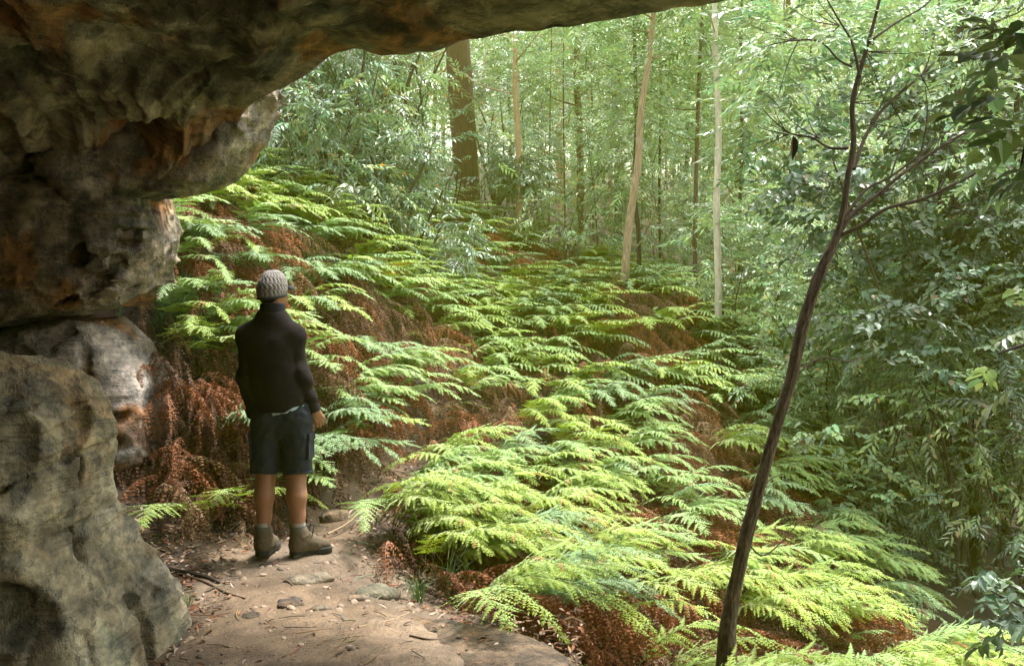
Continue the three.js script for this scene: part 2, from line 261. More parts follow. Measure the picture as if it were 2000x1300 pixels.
// the cave roof: from the outer face over the lip, in under the vault and down the back wall
{
  const lip = [V(6.2, 3.7, 2.2), V(4.6, 3.5, -1.6), V(2.5, 3.3, -4.0), at(1400, 0, 5.0), at(1290, 15, 5.12), at(1180, 40, 5.25), at(1100, 52, 5.35), at(1000, 66, 5.5), at(920, 77, 5.6), at(860, 92, 5.7), at(800, 100, 5.8), at(745, 101, 5.9), at(690, 94, 6.0), at(640, 118, 6.1), at(590, 150, 6.2), at(545, 172, 6.25), at(500, 196, 6.3), at(470, 222, 6.4), at(430, 300, 6.6), at(380, 362, 6.8), at(330, 382, 7.0), at(250, 410, 7.3), at(150, 470, 7.6)];  // unseen right and rear of the cave extended to cut light on the vault
  const foot = [V(6.4, -1.2, 5.2), V(4.8, -0.8, 5.2), V(3.2, -0.3, 5.2), V(2.6, 0, 5.1), V(1.7, 0, 5.0), V(0.8, 0, 4.95), V(0, 0, 4.8), V(-1.2, 0, 4.4), V(-2.2, 0, 3.9), V(-3, 0, 3.3), V(-3.7, 0, 2.6), V(-4.2, 0.1, 1.9), V(-4.5, 0.3, 1.1), V(-4.7, 0.6, 0.2), V(-4.8, 0.8, -0.8), V(-4.85, 1.0, -1.8), V(-4.85, 1.2, -2.8), V(-4.75, 1.35, -3.8), V(-4.6, 1.42, -4.6), V(-4.4, 1.44, -5.3), V(-4.2, 1.45, -5.9), V(-4.05, 1.46, -6.5), V(-3.9, 1.46, -7.2)];
  const LC = new THREE.CatmullRomCurve3(lip, false, 'centripetal'), FC = new THREE.CatmullRomCurve3(foot, false, 'centripetal'), n = lip.length - 1;
  const S = 460, R = 250, OUT = 8, UNDER = 6, rows = OUT + R + 1 + UNDER, pos = [], idx = [], depth = [];
  const p = V(), L = V(), W = V(), a = V(), b = V();
  const su = (i) => { const u = i / S; return u < 0.1 ? u / 0.1 * 2.6 / n : (2.6 + (u - 0.1) / 0.9 * (n - 2.6)) / n; };   // dense where it is seen
  for (let i = 0; i <= S; i++) {
    const t = su(i); LC.getPoint(t, L); FC.getPoint(t, W);
    L.y += 0.03 * fbm(L.x * 3, 2, L.z * 3, 3) * 1.0; const h = V(W.x - L.x, 0, W.z - L.z).normalize();
    for (let j = 0; j < rows; j++) {
      let k = 0;
      if (j < OUT) { const o = 1 - j / OUT; p.copy(L).addScaledVector(h, o * o * 3.4 - 0.28 * Math.sin(o * Math.PI)); p.y = L.y + 2.6 * Math.pow(o, 0.8); k = 0.5; }
      else if (j <= OUT + R) {
        const r = Math.pow((j - OUT) / R, 1.15), q = 1 - r;
        a.copy(L).addScaledVector(V(W.x - L.x, 0, W.z - L.z), 0.32); a.y = L.y + 0.5; b.copy(W).addScaledVector(V(L.x - W.x, 0, L.z - W.z), 0.04); b.y = lerp(W.y, L.y + 0.4, 0.75);
        p.set(0, 0, 0).addScaledVector(L, q * q * q).addScaledVector(a, 3 * q * q * r).addScaledVector(b, 3 * q * r * r).addScaledVector(W, r * r * r); k = smooth(0, 0.09, r) * 0.9 + 0.1;
      } else { const o = (j - OUT - R) / UNDER; p.copy(W).addScaledVector(h, 1.0 * Math.min(1, W.y) * Math.min(1, o * 2)); p.y = lerp(W.y, -0.8, Math.max(0, o * 2 - 1)); k = 0.5; }
      pos.push(p.x, p.y, p.z); depth.push(k);
    }
  }
  for (let i = 0; i < S; i++) for (let j = 0; j < rows - 1; j++) { const q = i * rows + j; idx.push(q, q + rows, q + 1, q + 1, q + rows, q + rows + 1); }
  const g = new THREE.BufferGeometry();
  g.setAttribute('position', new THREE.Float32BufferAttribute(pos, 3)); g.setIndex(idx); g.computeVertexNormals();
  const P = g.attributes.position.array, N = g.attributes.normal.array, col = new Float32Array(P.length), c = new THREE.Color();
  for (let q = 0; q < depth.length; q++) {
    const o = q * 3, x = P[o], y = P[o + 1], z = P[o + 2], s = (q / rows | 0) / S * 6;
    // ledges that run along the vault beside the lip, then hollows
    const r = (q % rows - OUT) / R, ledge = n3(s * 1.6, r * 15 + 1.2 * n3(s * 2, r * 5, 3), 4.4), ledge2 = n3(s * 3 + 8, r * 34 + 1.5 * n3(s * 3, r * 8, 1), 2.4), e = depth[q], lq = r * 26 + 1.4 * n3(s * 1.3, r * 4, 7.7) + 0.6 * s, lf = lq - Math.floor(lq);
    const d = e * (1.6 * weather(x, y, z, 1.3, 0.5) + 0.12 * ledge + 0.05 * ledge2 + 0.035 * (smooth(0, 0.25, lf) - lf) + 0.16 * fbm(x * 0.8, y * 0.8, z * 0.8, 3));
    P[o] += N[o] * d; P[o + 1] += N[o + 1] * d; P[o + 2] += N[o + 2] * d;
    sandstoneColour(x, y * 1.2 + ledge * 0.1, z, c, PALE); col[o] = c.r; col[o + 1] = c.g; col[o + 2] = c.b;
  }
  g.setAttribute('color', new THREE.BufferAttribute(col, 3)); g.computeVertexNormals(); wrap(g, 0.6, -0.55, 0.6, 1.3);
  const roof = new THREE.Group(); roof.name = 'rock_overhang'; scene.add(roof);
  tag(roof, 'dark brown sandstone cave roof arching over the path', 'rock overhang', undefined, 'structure');
  mesh('cave_roof', g, stone('stained sandstone'), roof);

  // the lower ledge behind the lip, and the paler block that the roof ends in
  const slab = (name, outline, d, half, round, tone, amount, cell, extra, bowls = []) => {
    const o = outline.map(([x, y]) => { const q = at(x, y, d + (half - round) * 0.8); return [q.x, q.y]; }), xs = o.map((q) => q[0]), ys = o.map((q) => q[1]);
    const lo = V(Math.min(...xs) - 0.12, Math.min(...ys) - 0.12, -d - half - 0.12), hi = V(Math.max(...xs) + 0.12, Math.max(...ys) + 0.12, -d + half + 0.12);
    const solid = (x, y, z) => { const s = polygon2(o, x, y) + round + 0.02, w = Math.abs(z + d) - half + round; return Math.min(Math.max(s, w), 0) + Math.hypot(Math.max(s, 0), Math.max(w, 0)) - round; }, cut = bowls.map((q) => bowlAt(solid, q[0], q[1], d - half - 0.2, q[2], q[3], q[4], q[5]));
    const f = (x, y, z) => {
      let v = solid(x, y, z); for (const h of cut) v = smax(v, -h(x, y, z), 0.015);
      return v > 0.25 || v < -0.25 ? v : v - amount * (weather(x, y, z, 0.8, 1) + 0.03);
    };
    return wrap(sdfGeometry(f, lo, hi, cell, (x, y, z, c) => sandstoneColour(x, y, z, c, tone(x, y, z))), 0.4, -0.1, 0.9);
  };
  mesh('ledge', slab('ledge', [[566, 188], [562, 210], [536, 246], [512, 283], [482, 318], [450, 350], [414, 370], [345, 384], [200, 420], [120, 330], [220, 240], [400, 214], [480, 211]], 6.75, 0.32, 0.1, () => PALE, 1.0, 0.022), stone('stained sandstone ledge'), roof);
  mesh('hanging_block', slab('block', [[235, 395], [280, 375], [336, 372], [341, 420], [353, 462], [353, 486], [344, 505], [331, 545], [310, 572], [286, 592], [245, 603], [190, 606], [110, 615], [30, 636], [-20, 645], [-260, 640], [-260, 330], [100, 350]], 7.0, 0.55, 0.14, () => ({ ...PALE, black_share: 0.6, cover: -0.05 }), 1.1, 0.016,  // fewer black stains than the roof, also standing for light on the block
    undefined, [[255, 480, 20, 42, 0.13, 0.2], [285, 440, 34, 15, 0.1], [228, 525, 14, 46, 0.08, 0.15], [303, 500, 16, 26, 0.07], [262, 560, 40, 12, 0.07, 0.1], [300, 405, 14, 16, 0.06], [180, 560, 46, 24, 0.1, 0.4], [120, 590, 40, 16, 0.08, 0.3], [322, 445, 12, 20, 0.04], [150, 500, 50, 30, 0.12, 0.5]]), stone('stained sandstone block'), roof);
}
// boulders on the cave floor at the left
function boulder(name, label, d, half, round, outline, tone, amount, cell, bowls = [], sharp = 0.03, extra, roughness) {
  const o = outline.map(([x, y]) => { const q = at(x, y, d + (half - round) * 0.8); return [q.x, q.y]; }), xs = o.map((q) => q[0]), ys = o.map((q) => q[1]);
  const lo = V(Math.min(...xs) - 0.12, Math.min(...ys) - 0.12, -d - half - 0.12), hi = V(Math.max(...xs) + 0.12, Math.max(...ys) + 0.12, -d + half + 0.12);
  const solid = (x, y, z) => { const s = polygon2(o, x, y) + round + 0.02, w = Math.abs(z + d) - half + round; return Math.min(Math.max(s, w), 0) + Math.hypot(Math.max(s, 0), Math.max(w, 0)) - round; };
  const cut = bowls.map((q) => bowlAt(solid, q[0], q[1], d - half - 0.2, q[2], q[3], q[4], q[5]));
  const f = (x, y, z) => {
    let v = solid(x, y, z); for (const h of cut) v = smax(v, -h(x, y, z), sharp);
    if (extra) v = extra(v, x, y, z);
    return Math.abs(v) > 0.3 ? v : v - amount * (weather(x, y, z, 0.75, 1) + 0.03);
  };
  const g = wrap(sdfGeometry(f, lo, hi, cell, (x, y, z, c) => sandstoneColour(x, y, z, c, tone)), 0.45, 0.1, 0.88, 0.9);
  const m = mesh(name, g, stone(name, 0.012, roughness ?? 0.85)); return tag(m, label, 'boulder');
}
const bite = (cx, cy, cz, rx, ry, rz) => (x, y, z) => (Math.hypot((x - cx) / rx, (y - cy) / ry, (z - cz) / rz) - 1) * Math.min(rx, ry, rz);
{
  boulder('boulder', 'pinkish grey boulder with orange stains beside the hiker, under the overhang', 7.15, 0.62, 0.3, [[-120, 660], [60, 636], [150, 622], [232, 616], [288, 668], [322, 738], [344, 828], [344, 880], [318, 900], [270, 902], [200, 905], [-120, 930]], { ...PALE, base: [0.42, 0.34, 0.285], pale: [0.55, 0.47, 0.41], rusty: 1, black_share: 0.6, mossy: 0.1, cover: 0 }, 0.55, 0.015,
    [[274, 742, 16, 46, 0.1, -0.25], [236, 812, 60, 20, 0.07, 0.1], [215, 872, 80, 18, 0.06, 0.12], [165, 695, 18, 60, 0.05, 0.1], [120, 660, 70, 16, 0.08]], 0.02, undefined, 0.62);
  boulder('boulder', 'small dark wet rock wedged below the orange-stained boulder', 7.1, 0.4, 0.18, [[150, 905], [262, 892], [284, 925], [294, 965], [284, 1000], [240, 1012], [170, 1015], [90, 1010], [90, 915]], { ...PALE, base: [0.2, 0.15, 0.115], pale: [0.34, 0.28, 0.24], black_share: 0.9 }, 0.9, 0.016, [[245, 945, 26, 16, 0.06], [215, 925, 14, 22, 0.05]], 0.02, undefined, 0.5);
  const seam = (pts) => { const w = pts.map(([x, y]) => at(x, y, 3.95)); return (x, y) => { let d = 9; for (let i = 0; i < w.length - 1; i++) { const dx = w[i + 1].x - w[i].x, dy = w[i + 1].y - w[i].y, t = clamp(((x - w[i].x) * dx + (y - w[i].y) * dy) / (dx * dx + dy * dy), 0, 1); d = Math.min(d, Math.hypot(x - w[i].x - dx * t, y - w[i].y - dy * t)); } return d; }; };
  const s1 = seam([[70, 1000], [130, 985], [200, 988], [215, 998]]), s2 = seam([[172, 1000], [180, 1080], [195, 1180], [215, 1290], [225, 1400]]), s3 = seam([[-60, 1000], [20, 940], [105, 900]]), s4 = seam([[70, 1060], [160, 1075], [150, 1060]]), s5 = seam([[105, 880], [140, 870], [208, 880]]);
  boulder('boulder', 'big greenish tan boulder scooped with hollows, nearest of the cave boulders', 4.45, 0.62, 0.2, [[-420, 700], [-60, 684], [40, 684], [110, 706], [165, 744], [198, 795], [212, 860], [212, 960], [204, 990], [218, 1004], [262, 1062], [330, 1150], [362, 1222], [398, 1330], [400, 1420], [-420, 1420]], NEAR, 0.75, 0.0135,
    [[40, 895, 64, 112, 0.16, 0.12], [156, 812, 40, 74, 0.13, 0.2], [152, 920, 44, 60, 0.06, -0.1], [4, 780, 30, 40, 0.18], [40, 1215, 150, 70, 0.1, -0.35], [150, 1050, 70, 44, 0.05, 0.1], [290, 1230, 34, 130, 0.06, 0.3]], 0.014,
    (v, x, y, z) => { const n = 0.02 * n3(x * 9, y * 9, z * 9); return v + 0.1 * smooth(0.035, 0, s1(x, y) + n) + 0.07 * smooth(0.026, 0, s2(x, y) + n) + 0.035 * smooth(0.02, 0, s3(x, y) + n) + 0.05 * smooth(0.02, 0, s4(x, y) + n) + 0.035 * smooth(0.018, 0, s5(x, y) + n); });
}
// the flat ledge of stone at the end of the path, and stones bedded in it
{
  const plan = [[-0.95, -3.0], [-0.8, -4.3], [-0.72, -5.02], [-0.5, -5.14], [-0.2, -4.98], [0.08, -4.78], [0.26, -4.58], [0.36, -4.35], [0.42, -3.8], [0.5, -2.8], [-0.3, -2.4]];
  const f = (x, y, z) => { const top = y - 0.05 * smooth(-0.75, 0.1, x) - 0.012 + 0.03; const s = polygon2(plan, x, z) + 0.12, w = Math.abs(top + 0.2) - 0.205 + 0.12; const v = Math.min(Math.max(s, w), 0) + Math.hypot(Math.max(s, 0), Math.max(w, 0)) - 0.12; return Math.abs(v) > 0.2 ? v : v - (0.025 * fbm(x * 2, y * 2, z * 2, 3) + 0.01 * fbm(x * 8, y * 8, z * 8, 3) - 0.03 * smooth(0.02, 0, Math.abs(x + 0.35 * z - 1.32 + 0.08 * n3(x * 3, 1, z * 3)))); };
  tag(mesh('flat_rock', wrap(sdfGeometry(f, V(-1.15, -0.55, -5.35), V(0.7, 0.2, -2.6), 0.016, (x, y, z, c) => sandstoneColour(x, y, z, c, FLAT)), 0.2, 1, 0.2), stone('tan sandstone')), 'broad flat tan rock ledge at the near end of the path', 'rock');
  const R = rng(77);
  const stoneAt = (px, py, wpx, hpx, label, tone, flat = 0.5) => {
    const d0 = 1.7 * FOCAL / Math.max(60, py - 551), p = at(px, py, d0); p.y = groundY(p.x, p.z); const s = d0 / FOCAL, rx = wpx * s * 0.42, ry = hpx * s * 0.55, rz = rx * (0.7 + 0.3 * R()), k = R() * 50;
    const f2 = (x, y, z) => { const e = Math.pow(Math.abs(x / rx) ** 3 + Math.abs(y / ry) ** 3 + Math.abs(z / rz) ** 3, 1 / 3); return (e - 1) * Math.min(rx, ry, rz) - 0.12 * rx * fbm(x / rx * 1.1 + k, y / rx * 1.1, z / rx * 1.1, 3); };
    const g = sdfGeometry(f2, V(-rx * 1.4, -ry * 1.4, -rz * 1.4), V(rx * 1.4, ry * 1.5, rz * 1.4), Math.max(0.006, rx / 14), (x, y, z, c) => sandstoneColour(x + k, y, z, c, tone)); wrap(g, 0.1, 0.7, 0.7, 0.5);
    const m = mesh('stone', g, stone('stone', 0.006)); m.position.set(p.x, p.y - ry * 0.35, p.z); m.rotation.y = R() * 0.8; return tag(m, label, 'stone');
  };
  const GREY = { ...FLAT, base: [0.24, 0.185, 0.125], pale: [0.33, 0.26, 0.18] }, DARK = { ...FLAT, base: [0.09, 0.07, 0.055], pale: [0.14, 0.11, 0.08] }, RED = { ...FLAT, base: [0.36, 0.2, 0.1], rusty: 0.8 };
  stoneAt(600, 1135, 118, 34, 'largest low stone bedded in the path in front of the boots', GREY);
  stoneAt(735, 1155, 105, 44, 'rounded mossy stone at the fern edge of the path', { ...GREY, mossy: 0.9 });
  stoneAt(697, 1172, 46, 20, 'small orange-brown stone beside the mossy stone', RED);
  stoneAt(566, 1186, 62, 15, 'thin dark slate-like flake lying on the path', DARK);
  stoneAt(625, 1196, 44, 22, 'brown pebble beside the dark flake', GREY);
  stoneAt(655, 1025, 70, 40, 'low tan rock step on the path behind the right boot', GREY);
  stoneAt(490, 1210, 40, 12, 'dark sliver of stone on the near path', DARK);
  stoneAt(440, 990, 42, 20, 'small stone at the foot of the fern bank left of the boots', GREY);
  stoneAt(372, 1215, 34, 26, 'dark stone against the foot of the nearest boulder', DARK);
  stoneAt(790, 1182, 40, 14, 'reddish stone under the grass at the path edge', RED);
}
// ---------------------------------------------------------------- leaves and bark
const leafMaterial = (name, color, o = {}) => new THREE.MeshPhysicalMaterial({ name, color, vertexColors: true, roughness: 0.92, transmission: o.through ?? 0.38, thickness: 0, clearcoat: o.gloss ?? 0.35, clearcoatRoughness: o.glossRough ?? 0.32, side: THREE.DoubleSide });
const barkTexture = (dark, light, fx, fy) => {
  const t = canvasNoise(256, (u, v) => { const s = 0.5 + 0.5 * n3(Math.cos(u * 6.2832) * fx, Math.sin(u * 6.2832) * fx, Math.cos(v * 6.2832) * fy) + 0.25 * n3(Math.cos(u * 6.2832) * fx * 2.3 + 5, Math.sin(u * 6.2832) * fx * 2.3, Math.sin(v * 6.2832) * fy * 2 + 3) + 0.2 * (hash3(Math.floor(u * 256), Math.floor(v * 256), 2, 7) - 0.5); return dark.map((d, i) => lerp(d, light[i], clamp(s, 0, 1))); });
  t.colorSpace = THREE.SRGBColorSpace; return t;
};
const barkMaterial = (name, dark, light, fx, fy, bump) => { const map = barkTexture(dark, light, fx, fy), b = map.clone(); b.colorSpace = THREE.NoColorSpace; return new THREE.MeshStandardMaterial({ name, map, bumpMap: b, bumpScale: bump, roughness: 0.93 }); };
const BARK = {
  stringy: barkMaterial('stringy brown bark', [0.14, 0.08, 0.075], [0.35, 0.21, 0.185], 4.5, 1.2, 0.02),
  tan: barkMaterial('smooth tan bark', [0.50, 0.40, 0.30], [0.72, 0.62, 0.49], 1.5, 1.5, 0.004),
  grey: barkMaterial('grey-tan bark', [0.42, 0.35, 0.27], [0.64, 0.56, 0.46], 1.8, 2.5, 0.006),
  pale: barkMaterial('pale grey bark', [0.52, 0.49, 0.42], [0.75, 0.72, 0.64], 1.3, 2.5, 0.004),
  brown: barkMaterial('rough brown bark', [0.22, 0.16, 0.12], [0.44, 0.34, 0.26], 3, 2.5, 0.008),
  dark: barkMaterial('dark bark', [0.10, 0.075, 0.06], [0.30, 0.23, 0.18], 3, 2.5, 0.008),
  lean: barkMaterial('blotched dark brown bark', [0.14, 0.1, 0.075], [0.47, 0.38, 0.29], 2.6, 4.5, 0.03),
};
class Soup {   // loose triangles with a colour each
  constructor() { this.p = []; this.c = []; this.n = []; }
  tri(a, b, c, k) { this.p.push(a.x, a.y, a.z, b.x, b.y, b.z, c.x, c.y, c.z); for (let i = 0; i < 3; i++) this.c.push(k[0], k[1], k[2]); }
  build() { const g = new THREE.BufferGeometry(); g.setAttribute('position', new THREE.Float32BufferAttribute(this.p, 3)); g.setAttribute('color', new THREE.Float32BufferAttribute(this.c, 3)); return g; }
}
const tint = (R, a = 0.25, warm = 0.15) => { const b = 1 + (R() - 0.5) * 2 * a, w = (R() - 0.5) * 2 * warm; return [b * (1 + w), b, b * (1 - w)]; };
// one leaf: base at p, lying along d with upper side n
function leaf(soup, p, d, n, L, W, k, curl = 0.15, fold = 0.18, widest = 0.42) {
  const s = V().crossVectors(d, n).normalize(), up = V().crossVectors(s, d).normalize(), pt = (t, w, h) => V().copy(p).addScaledVector(d, t * L).addScaledVector(s, w * W).addScaledVector(up, h * L - curl * L * t * t);
  const m1 = pt(0.04, 0, 0), l1 = pt(widest * 0.55, -0.40, fold * 0.5 * W / L * 2), r1 = pt(widest * 0.55, 0.40, fold * 0.5 * W / L * 2), c = pt(widest, 0, 0), l2 = pt(widest * 1.35, -0.46, fold * W / L), r2 = pt(widest * 1.35, 0.46, fold * W / L), tip = pt(1, 0, 0);
  const k2 = k.map((x) => x * 0.93);
  soup.tri(m1, l1, c, k); soup.tri(m1, c, r1, k2); soup.tri(l1, l2, c, k); soup.tri(r1, c, r2, k2); soup.tri(l2, tip, c, k); soup.tri(c, tip, r2, k2);
}
function smallLeaf(soup, p, d, n, L, W, k, curl = 0.12) {
  const s = V().crossVectors(d, n).normalize(), up = V().crossVectors(s, d).normalize(), pt = (t, w, h) => V().copy(p).addScaledVector(d, t * L).addScaledVector(s, w * W).addScaledVector(up, h * L);
  const b = pt(0, 0, 0), l = pt(0.42, -0.5, 0.02), r = pt(0.42, 0.5, 0.02), t = pt(1, 0, -curl); soup.tri(b, l, t, k); soup.tri(b, t, r, k.map((x) => x * 0.93));
}
function twig(soup, a, b, r, k) {
  const d = V().subVectors(b, a).normalize(), u = V(d.y, d.z, d.x).cross(d).normalize(), w = V().crossVectors(d, u), q = [];
  for (let i = 0; i < 3; i++) { const t = i * 2.0944; q.push(V().copy(u).multiplyScalar(Math.cos(t) * r).addScaledVector(w, Math.sin(t) * r)); }
  for (let i = 0; i < 3; i++) { const j = (i + 1) % 3, a1 = V().addVectors(a, q[i]), a2 = V().addVectors(a, q[j]), b1 = V().copy(b).addScaledVector(q[i], 0.4), b2 = V().copy(b).addScaledVector(q[j], 0.4); soup.tri(a1, a2, b1, k); soup.tri(a2, b2, b1, k); }
}
// a twig with leaves, growing along +x from the origin, upper sides towards +y
function sprig(seed, n, L, W, stem, o = {}) {
  const R = rng(seed), s = new Soup(), brown = o.stem ?? [0.55, 0.35, 0.5], pts = [V(0, 0, 0)];
  for (let i = 1; i <= 4; i++) pts.push(V(stem * i / 4, (o.rise ?? 0.1) * stem * i / 4 - (o.droop ?? 0.25) * stem * (i / 4) ** 2, (R() - 0.5) * stem * 0.14));
  for (let i = 0; i < 4; i++) twig(s, pts[i], pts[i + 1], (o.thick ?? 0.0022) * (1 - i * 0.18), brown);
  for (let i = 0; i < n; i++) {
    const t = 0.15 + 0.85 * (i + R() * 0.6) / n, f = Math.min(3.999, t * 4), k = Math.floor(f), p = V().lerpVectors(pts[k], pts[k + 1], f - k), side = i % 2 ? 1 : -1, last = i === n - 1;
    const d = V(last ? 1 : 0.55 + R() * 0.4, (R() - 0.5) * 0.6 - (o.hang ?? 0.1), last ? 0 : side * (0.6 + R() * 0.5)).normalize(), nn = V((R() - 0.5) * 0.9, 1, (R() - 0.5) * 0.9).normalize();
    const l = L * (0.65 + R() * 0.55), kk = tint(R, o.vary ?? 0.28, 0.18);
    if (R() < (o.old ?? 0.007)) { kk[0] *= 2.2; kk[1] *= 0.85; kk[2] *= 0.5; }
    o.simple ? smallLeaf(s, p, d, nn, l, W * (0.8 + R() * 0.4), kk) : leaf(s, p, d, nn, l, W * (0.8 + R() * 0.4), kk, 0.1 + R() * 0.25, 0.1 + R() * 0.25, o.widest ?? 0.42);
  }
  return s.build();
}
const SPRIG = {
  lance: [1, 2, 3].map((i) => sprig(100 + i, 13, 0.105, 0.027, 0.34, { droop: 0.45, hang: 0.35 })),
  oval: [1, 2, 3].map((i) => sprig(200 + i, 10, 0.096, 0.056, 0.32, { droop: 0.2, widest: 0.48, thick: 0.003 })),
  fine: [1, 2, 3].map((i) => sprig(300 + i, 13, 0.1, 0.034, 0.42, { simple: true, droop: 0.3 })),
  broad: [1, 2].map((i) => sprig(400 + i, 8, 0.12, 0.056, 0.26, { droop: 0.35, hang: 0.3, widest: 0.45 })),
};
const LEAF = {
  blue: leafMaterial('glossy blue-green leaf', C(0.115, 0.2, 0.09), { gloss: 1, glossRough: 0.3, through: 0.32 }),
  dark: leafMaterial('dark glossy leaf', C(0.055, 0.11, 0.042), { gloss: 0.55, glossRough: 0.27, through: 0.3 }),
  mid: leafMaterial('mid green leaf', C(0.2, 0.3, 0.1), { gloss: 1, glossRough: 0.3, through: 0.38 }),
  pale: leafMaterial('hazed grey-green leaf', C(0.29, 0.41, 0.235), { gloss: 1, glossRough: 0.3, through: 0.33 }),  // distance haze put into the leaf colour, mostly on far trees
  light: leafMaterial('light yellow-green leaf', C(0.245, 0.375, 0.14), { gloss: 1, glossRough: 0.3, through: 0.33 }),
};
const toward = new THREE.Quaternion(), spin = new THREE.Quaternion(), XA = V(1, 0, 0);
// a matrix that puts a sprig at p growing along d, upper side as far up as it can be, rolled a little
function growing(p, d, s, roll) {
  const x = d.clone().normalize(), z = V().crossVectors(x, V(0, 1, 0)); if (z.lengthSq() < 1e-4) z.set(0, 0, 1); z.normalize(); const y = V().crossVectors(z, x);
  const m = new THREE.Matrix4().makeBasis(x, y, z), q = new THREE.Quaternion().setFromRotationMatrix(m); q.multiply(spin.setFromAxisAngle(XA, roll)); return new THREE.Matrix4().compose(p, q, V(s, s, s));
}
function inSight(p, margin = 300) { const [x, y, d] = toPixel(p); return d > 0.5 && x > -margin && x < 2000 + margin && y > -130 && y < 1300 + margin; }
// the understorey grows thinner around the older stems
const STEMS = [];
function clearing(p, R) { for (const [line, dist, w, share] of STEMS) { if (-p.z > dist - 0.3 || -p.z < dist - 7) continue; const f = dist / -p.z, x = p.x * f, y = 1.7 + (p.y - 1.7) * f; if (y < line[0].y - 0.3) continue; let k = 0; while (k < line.length - 2 && line[k + 1].y < y) k++; const a = line[k], b = line[k + 1], t = clamp((y - a.y) / (b.y - a.y), 0, 1); if (Math.abs(x - lerp(a.x, b.x, t)) < w && R() < share) return true; } return false; }
// the crown: sprigs gathered in clumps round given points
function crown(parent, clumps, kind, material, R, o = {}) {
  const lists = SPRIG[kind].map(() => [[], []]), base = parent.position;
  for (const [c, spread, n] of clumps) for (let i = 0; i < n; i++) {
    const off = V(gauss(R), gauss(R) * 0.75, gauss(R)).multiplyScalar(spread), p = V().addVectors(c, off); if (!inSight(p, o.margin)) continue; if (p.y < groundY(p.x, p.z) + 0.05) continue; if (clearing(p, R)) continue;
    const d = V(off.x + (R() - 0.5) * spread * 1.4, off.y * 0.5 + (R() - 0.55) * spread * 0.7, off.z + (R() - 0.5) * spread * 1.4); if (d.lengthSq() < 1e-6) d.set(1, 0, 0);
    const k = Math.floor(R() * lists.length), b = 0.5 + R() * 0.95, w = (R() - 0.5) * 0.3; lists[k][0].push(growing(p.sub(base), d, (o.size ?? 1) * (0.75 + R() * 0.5), (R() - 0.5) * 1.1)); lists[k][1].push(C(b * (1 + w), b, b * (1 - w * 0.7)));
  }
  lists.forEach(([m, c], k) => { if (m.length) copies('crown', SPRIG[kind][k], material, m, c, parent); });
}
// a tree with a given stem (points in the place), side limbs and a crown of clumps
let leafCount = 0;
function tree(name, label, group, stem, radii, bark, o) {
  const base = stem[0].clone(), R = rng(o.seed), t = thing(name, base, label, o.category ?? 'tree', group), local = stem.map((p) => p.clone().sub(base));
  local[0].y -= 0.25; mesh('trunk', limb(local, radii, o.sides ?? 9, o.rough ?? 0.16, o.seed, o.step ?? 0.12), bark, t);
  const curve = new THREE.CatmullRomCurve3(stem, false, 'centripetal'), H = curve.getLength(), clumps = [], limbs = [];
  for (let i = 0; i < (o.limbs ?? 12); i++) {
    const s = lerp(o.from ?? 0.25, 1, (i + R() * 0.8) / (o.limbs ?? 12)), p = curve.getPointAt(Math.min(0.99, s)), a = R() * 6.283, len = (o.reach ?? 1.5) * (0.5 + R() * 0.7) * (1 - 0.35 * s), lift = (o.lift ?? 0.45) + (R() - 0.5) * 0.5;
    const end = V(p.x + Math.cos(a) * len, p.y + len * lift, p.z + Math.sin(a) * len), mid = V().lerpVectors(p, end, 0.5).add(V((R() - 0.5) * 0.2 * len, -0.1 * len, (R() - 0.5) * 0.2 * len));
    const rad = Math.max(0.006, radii[Math.min(radii.length - 1, Math.floor(s * (radii.length - 1)))] * 0.32);
    if (inSight(mid, 200)) limbs.push(limb([p, mid, end].map((q) => q.clone().sub(base)), [rad, rad * 0.65, rad * 0.3], 5, 0, 0, 0.25));
    const n = o.leaves ?? 40; clumps.push([end, (o.spread ?? 0.45), n]); if (R() < 0.8) clumps.push([mid.clone().lerp(end, 0.3).add(V(gauss(R), gauss(R), gauss(R)).multiplyScalar(0.4 * len)), (o.spread ?? 0.45) * 0.9, n * 0.7 | 0]);
  }
  limbs.forEach((g) => mesh('limb', g, bark, t));
  if (o.kind) crown(t, clumps, o.kind, LEAF[o.tone], R, { size: o.size, margin: o.margin });
  return t;
}
function shrub(name, label, group, px, dist, height, width, kind, tone, n, seed, o = {}) {
  const R = rng(seed), x = (px - 1000) / FOCAL * dist, base = V(x, groundY(x, -dist), -dist), t = thing(name, base, label, 'shrub', group), clumps = [], stems = o.stems ?? 4 + Math.floor(R() * 3);
  for (let i = 0; i < stems; i++) {
    const a = R() * 6.283, r = width * (0.25 + R() * 0.35), end = V(base.x + Math.cos(a) * r, base.y + height * (0.65 + R() * 0.35), base.z + Math.sin(a) * r), mid = V().lerpVectors(base, end, 0.5).add(V((R() - 0.5) * 0.3 * width, 0, (R() - 0.5) * 0.3 * width));
    mesh('stem', limb([V(0, -0.1, 0), mid.clone().sub(base), end.clone().sub(base)], o.stems ? [0.014, 0.01, 0.004] : [0.016 + 0.006 * height, 0.012 + 0.003 * height, 0.005], 6, 0, 0, 0.2), o.bark ?? BARK.dark, t);
  }
  const N = Math.round(n / 22);
  for (let i = 0; i < N; i++) { const a = R() * 6.283, h = Math.pow(R(), 0.8), w = width * 0.5 * Math.sqrt(R()) * (0.55 + 0.9 * Math.sin(Math.PI * Math.min(1, h * 0.8 + 0.15))); clumps.push([V(base.x + Math.cos(a) * w, base.y + 0.12 * height + h * height * 0.92, base.z + Math.sin(a) * w), 0.22 + 0.06 * width, 22]); }
  crown(t, clumps, kind, LEAF[tone], R, o); return t;
}
